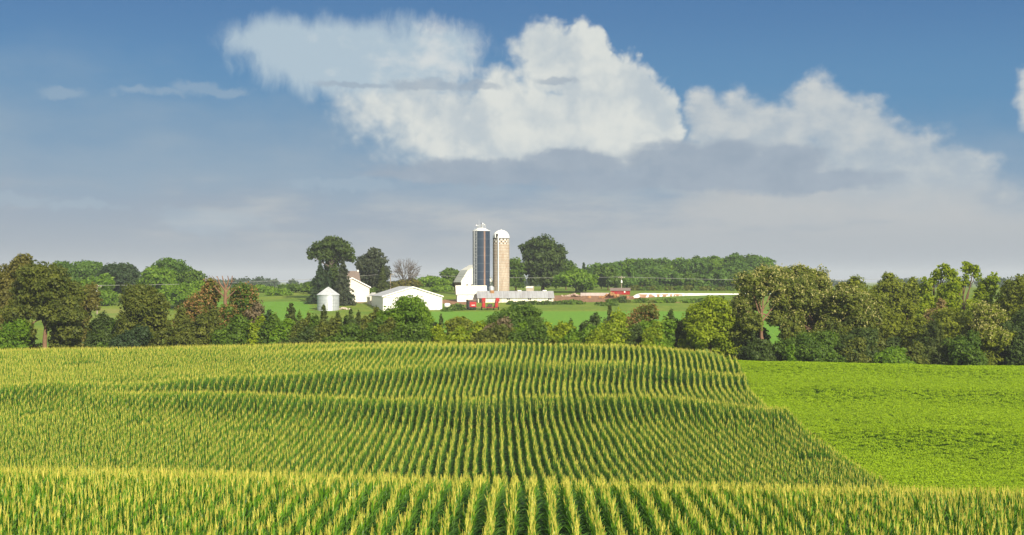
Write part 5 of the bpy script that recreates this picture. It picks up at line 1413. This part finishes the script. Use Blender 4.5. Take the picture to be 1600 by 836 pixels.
# soft wide warps and fine billows
Pw = warp(warp(P0, .9, .16), 4.0, .075, 6, .6, 3.1)
Ps_ = warp(P0, 1.1, .14, 3, .5, 5.2)
Pb = warp(warp(P0, 1.4, .16, 2, .5, 1.7), 6.0, .045, 5, .58, 9.3)
fine = noise(vmath('MULTIPLY', P0, (1, 1.4, 1)), 2.0, 8, .52).outputs['Fac']
vor = node(nt, 'ShaderNodeTexVoronoi'); vor.feature = 'SMOOTH_F1'; vor.voronoi_dimensions = '2D'; vor.inputs['Scale'].default_value = 3.4; vor.inputs['Smoothness'].default_value = .35
vor.inputs['Detail'].default_value = 2; vor.inputs['Roughness'].default_value = .55
L(warp(P0, 2.0, .12, 3), vor.inputs['Vector']); vd = vor.outputs['Distance']
big = noise(vmath('MULTIPLY', P0, (.5, 1, 1)), .8, 5, .55).outputs['Fac']
streak = noise(vmath('MULTIPLY', P0, (.55, 2.6, 1)), 1.1, 7, .55).outputs['Fac']
sy_ = node(nt, 'ShaderNodeSeparateXYZ'); L(P0, sy_.inputs[0]); EL = sy_.outputs['Y']; AZ = sy_.outputs['X']

big2 = noise(vmath('MULTIPLY_ADD', P0, (.42, .9, 1), (3.3, 1.2, 0)), 1.0, 6, .55).outputs['Fac']
veilN = noise(vmath('MULTIPLY', Pw, (2.2, .8, 1)), 1.6, 8, .6).outputs['Fac']
sky_col = mixc(sky.outputs[0], mixc(srgb(66,126,174), srgb(46,104,158), rng_(EL, 2.0, 4.8)), .92)
c = mixc(sky_col, srgb(84,138,180), rng_(EL, 4.2, 2.0))
# layer of grey haze cloud rising from the horizon; it climbs higher to the left
lift = mth('MULTIPLY_ADD', AZ, -.06, mth('MULTIPLY_ADD', big, 1.7, -.75))
hz_f = rng_(mth('SUBTRACT', EL, lift), 3.3, 1.0)
c = mixc(c, mixc(srgb(132,160,184), srgb(154,172,187), streak), mth('MULTIPLY', hz_f, .86))
# tall soft anvil on the left
A = field(Ps_, [(440,66,110,44),(540,76,150,56),(640,82,140,58),(690,84,80,56),(520,108,120,50),(610,118,150,56),(470,90,110,56)])
aA = rng_(mth('MULTIPLY_ADD', mth('SUBTRACT', veilN, .5), .75, A), -.08, .60)
c = mixc(c, mixc(srgb(176,195,208), srgb(214,219,219), rng_(mth('ADD', mth('MULTIPLY', fine, .8), mth('MULTIPLY', AZ, .12)), .10, .50)), mth('MULTIPLY', aA, .95))
# right-hand cumulus, soft
Rb = [(1098,185,34,52),(1150,200,62,60),(1210,215,80,60),(1285,185,66,66),(1330,215,84,72),(1400,255,100,56),(1470,272,84,48),(1300,270,220,80),(1150,260,150,70),(1625,172,40,56),(1440,300,140,60)]
Rf = field(Pw, Rb)
aR = rng_(mth('MULTIPLY_ADD', mth('SUBTRACT', fine, .5), .75, Rf), -.06, .40)
cR = mixc(srgb(168,182,194), srgb(208,211,209), rng_(mth('ADD', mth('MULTIPLY', fine, .7), mth('MULTIPLY', EL, .16)), .48, 1.0))
c = mixc(c, cR, mth('MULTIPLY', aR, .90))
# the white heart of the cumulonimbus, crisp on its right
Bb = [(845,75,58,50),(905,78,60,52),(880,115,95,62),(960,130,75,60),(1000,165,70,60),(1015,208,68,52),(930,190,130,72),(830,185,130,70),(720,180,150,78),(640,180,140,72),(600,168,120,60),(760,225,180,58),(900,230,180,50),(690,222,140,62),(780,150,80,60),(720,192,220,74),(640,150,120,40)]
Bf = field(Pb, Bb)
bil = mth('MULTIPLY_ADD', mth('SUBTRACT', .46, vd), .22, Bf)
edge_soft = rng_(AZ, -1.8, 1.6, .85, .24)             # soft on the left, hard on the right
tB = mth('MULTIPLY_ADD', mth('SUBTRACT', fine, .5), mth('MULTIPLY_ADD', edge_soft, .70, .14), bil)
aB = node(nt, 'ShaderNodeMapRange'); aB.interpolation_type = 'SMOOTHSTEP'; L(tB, aB.inputs['Value']); aB.inputs['From Min'].default_value = -.02; L(edge_soft, aB.inputs['From Max']); aB = aB.outputs['Result']
# relief: billows facing up and right catch more sun
P1 = vmath('ADD', Pb, (.16, .22, 0))
f0 = noise(Pb, .95, 4, .5).outputs['Fac']; f1 = noise(P1, .95, 4, .5).outputs['Fac']
rel = mth('MULTIPLY_ADD', mth('SUBTRACT', f0, f1), 1.35, .64)
rel = mth('ADD', rel, mth('MULTIPLY', mth('SUBTRACT', .44, vd), .12))
rel = mth('SUBTRACT', rel, rng_(mth('MULTIPLY_ADD', AZ, .1, EL), 2.3, 1.7, 0, .10))
cB = mixc(srgb(186,197,204), srgb(221,224,219), rng_(rel, .25, .85))
c = mixc(c, cB, mth('MULTIPLY', aB, .98))
# pale grey veil of low cloud over the horizon, creamier right of the middle
veil = rng_(mth('SUBTRACT', EL, mth('MULTIPLY_ADD', big2, 1.1, -.55)), 1.95, .9)
vcol = mixc(srgb(148,162,178), srgb(184,187,189), rng_(mth('ADD', mth('MULTIPLY', AZ, .045), mth('ADD', streak, mth('MULTIPLY', big2, .6))), .50, 1.0))
vcol = mixc(vcol, srgb(152,161,171), rng_(EL, 1.1, .15))
c = mixc(c, vcol, mth('MULTIPLY', veil, .88))
# flat grey-blue shelves in front
Sb = [(800,268,230,22),(890,262,110,28),(700,274,140,15),(1050,248,80,34),(1130,252,84,36),(1230,258,70,36),(1100,275,190,30),(660,131,62,9),(555,135,70,6),(750,133,40,8),(1240,285,150,22),(870,126,40,8),(930,280,120,22)]
Ps = warp(warp(P0, 2.2, .10, 4, .6, 4.4), 7.0, .035, 4, .6, 2.2)
Sf = field(Ps, Sb)
aS = rng_(mth('MULTIPLY_ADD', mth('SUBTRACT', streak, .5), .9, Sf), -.12, .42)
c = mixc(c, mixc(srgb(136,154,173), srgb(160,174,189), fine), mth('MULTIPLY', aS, rng_(EL, 2.7, 2.2, .55, .92)))
# little puffs low on the left
Lb_ = [(95,157,46,12),(300,143,56,13),(350,147,50,10),(215,153,50,9),(270,150,40,9),(30,320,60,14),(130,326,70,10),(330,345,120,26),(540,290,120,16)]
aL_ = rng_(mth('MULTIPLY_ADD', mth('SUBTRACT', fine, .5), 1.2, field(Pw, Lb_)), .0, .6)
c = mixc(c, srgb(160,180,196), mth('MULTIPLY', aL_, .42))
# broken bright cloud added out of view, overhead and behind, as fill light
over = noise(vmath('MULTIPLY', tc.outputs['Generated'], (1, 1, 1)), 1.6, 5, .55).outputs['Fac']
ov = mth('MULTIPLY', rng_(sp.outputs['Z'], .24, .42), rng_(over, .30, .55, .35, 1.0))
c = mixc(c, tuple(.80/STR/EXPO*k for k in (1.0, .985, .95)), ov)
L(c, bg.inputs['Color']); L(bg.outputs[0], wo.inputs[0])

# ------------------------------------------------------------------ camera and view
cam = bpy.data.cameras.new('camera'); co = link(bpy.data.objects.new('camera', cam))
cam.sensor_width = 36; cam.lens = 50; cam.clip_start = .5; cam.clip_end = 30000
co.location = (0, 0, 0); co.rotation_euler = (R(90) + math.atan((HZ-418)/F), 0, 0)
sc = bpy.context.scene; sc.camera = co
vs_ = sc.view_settings; vs_.view_transform = 'Standard'; vs_.look = 'None'; vs_.exposure = 0.74; vs_.gamma = 1.0
try: vs_.use_curve_mapping = False
except Exception: pass
sc.render.engine = 'CYCLES'
sc.cycles.max_bounces = 6; sc.cycles.diffuse_bounces = 3; sc.cycles.transmission_bounces = 3; sc.cycles.volume_bounces = 0
sc.cycles.use_denoising = True
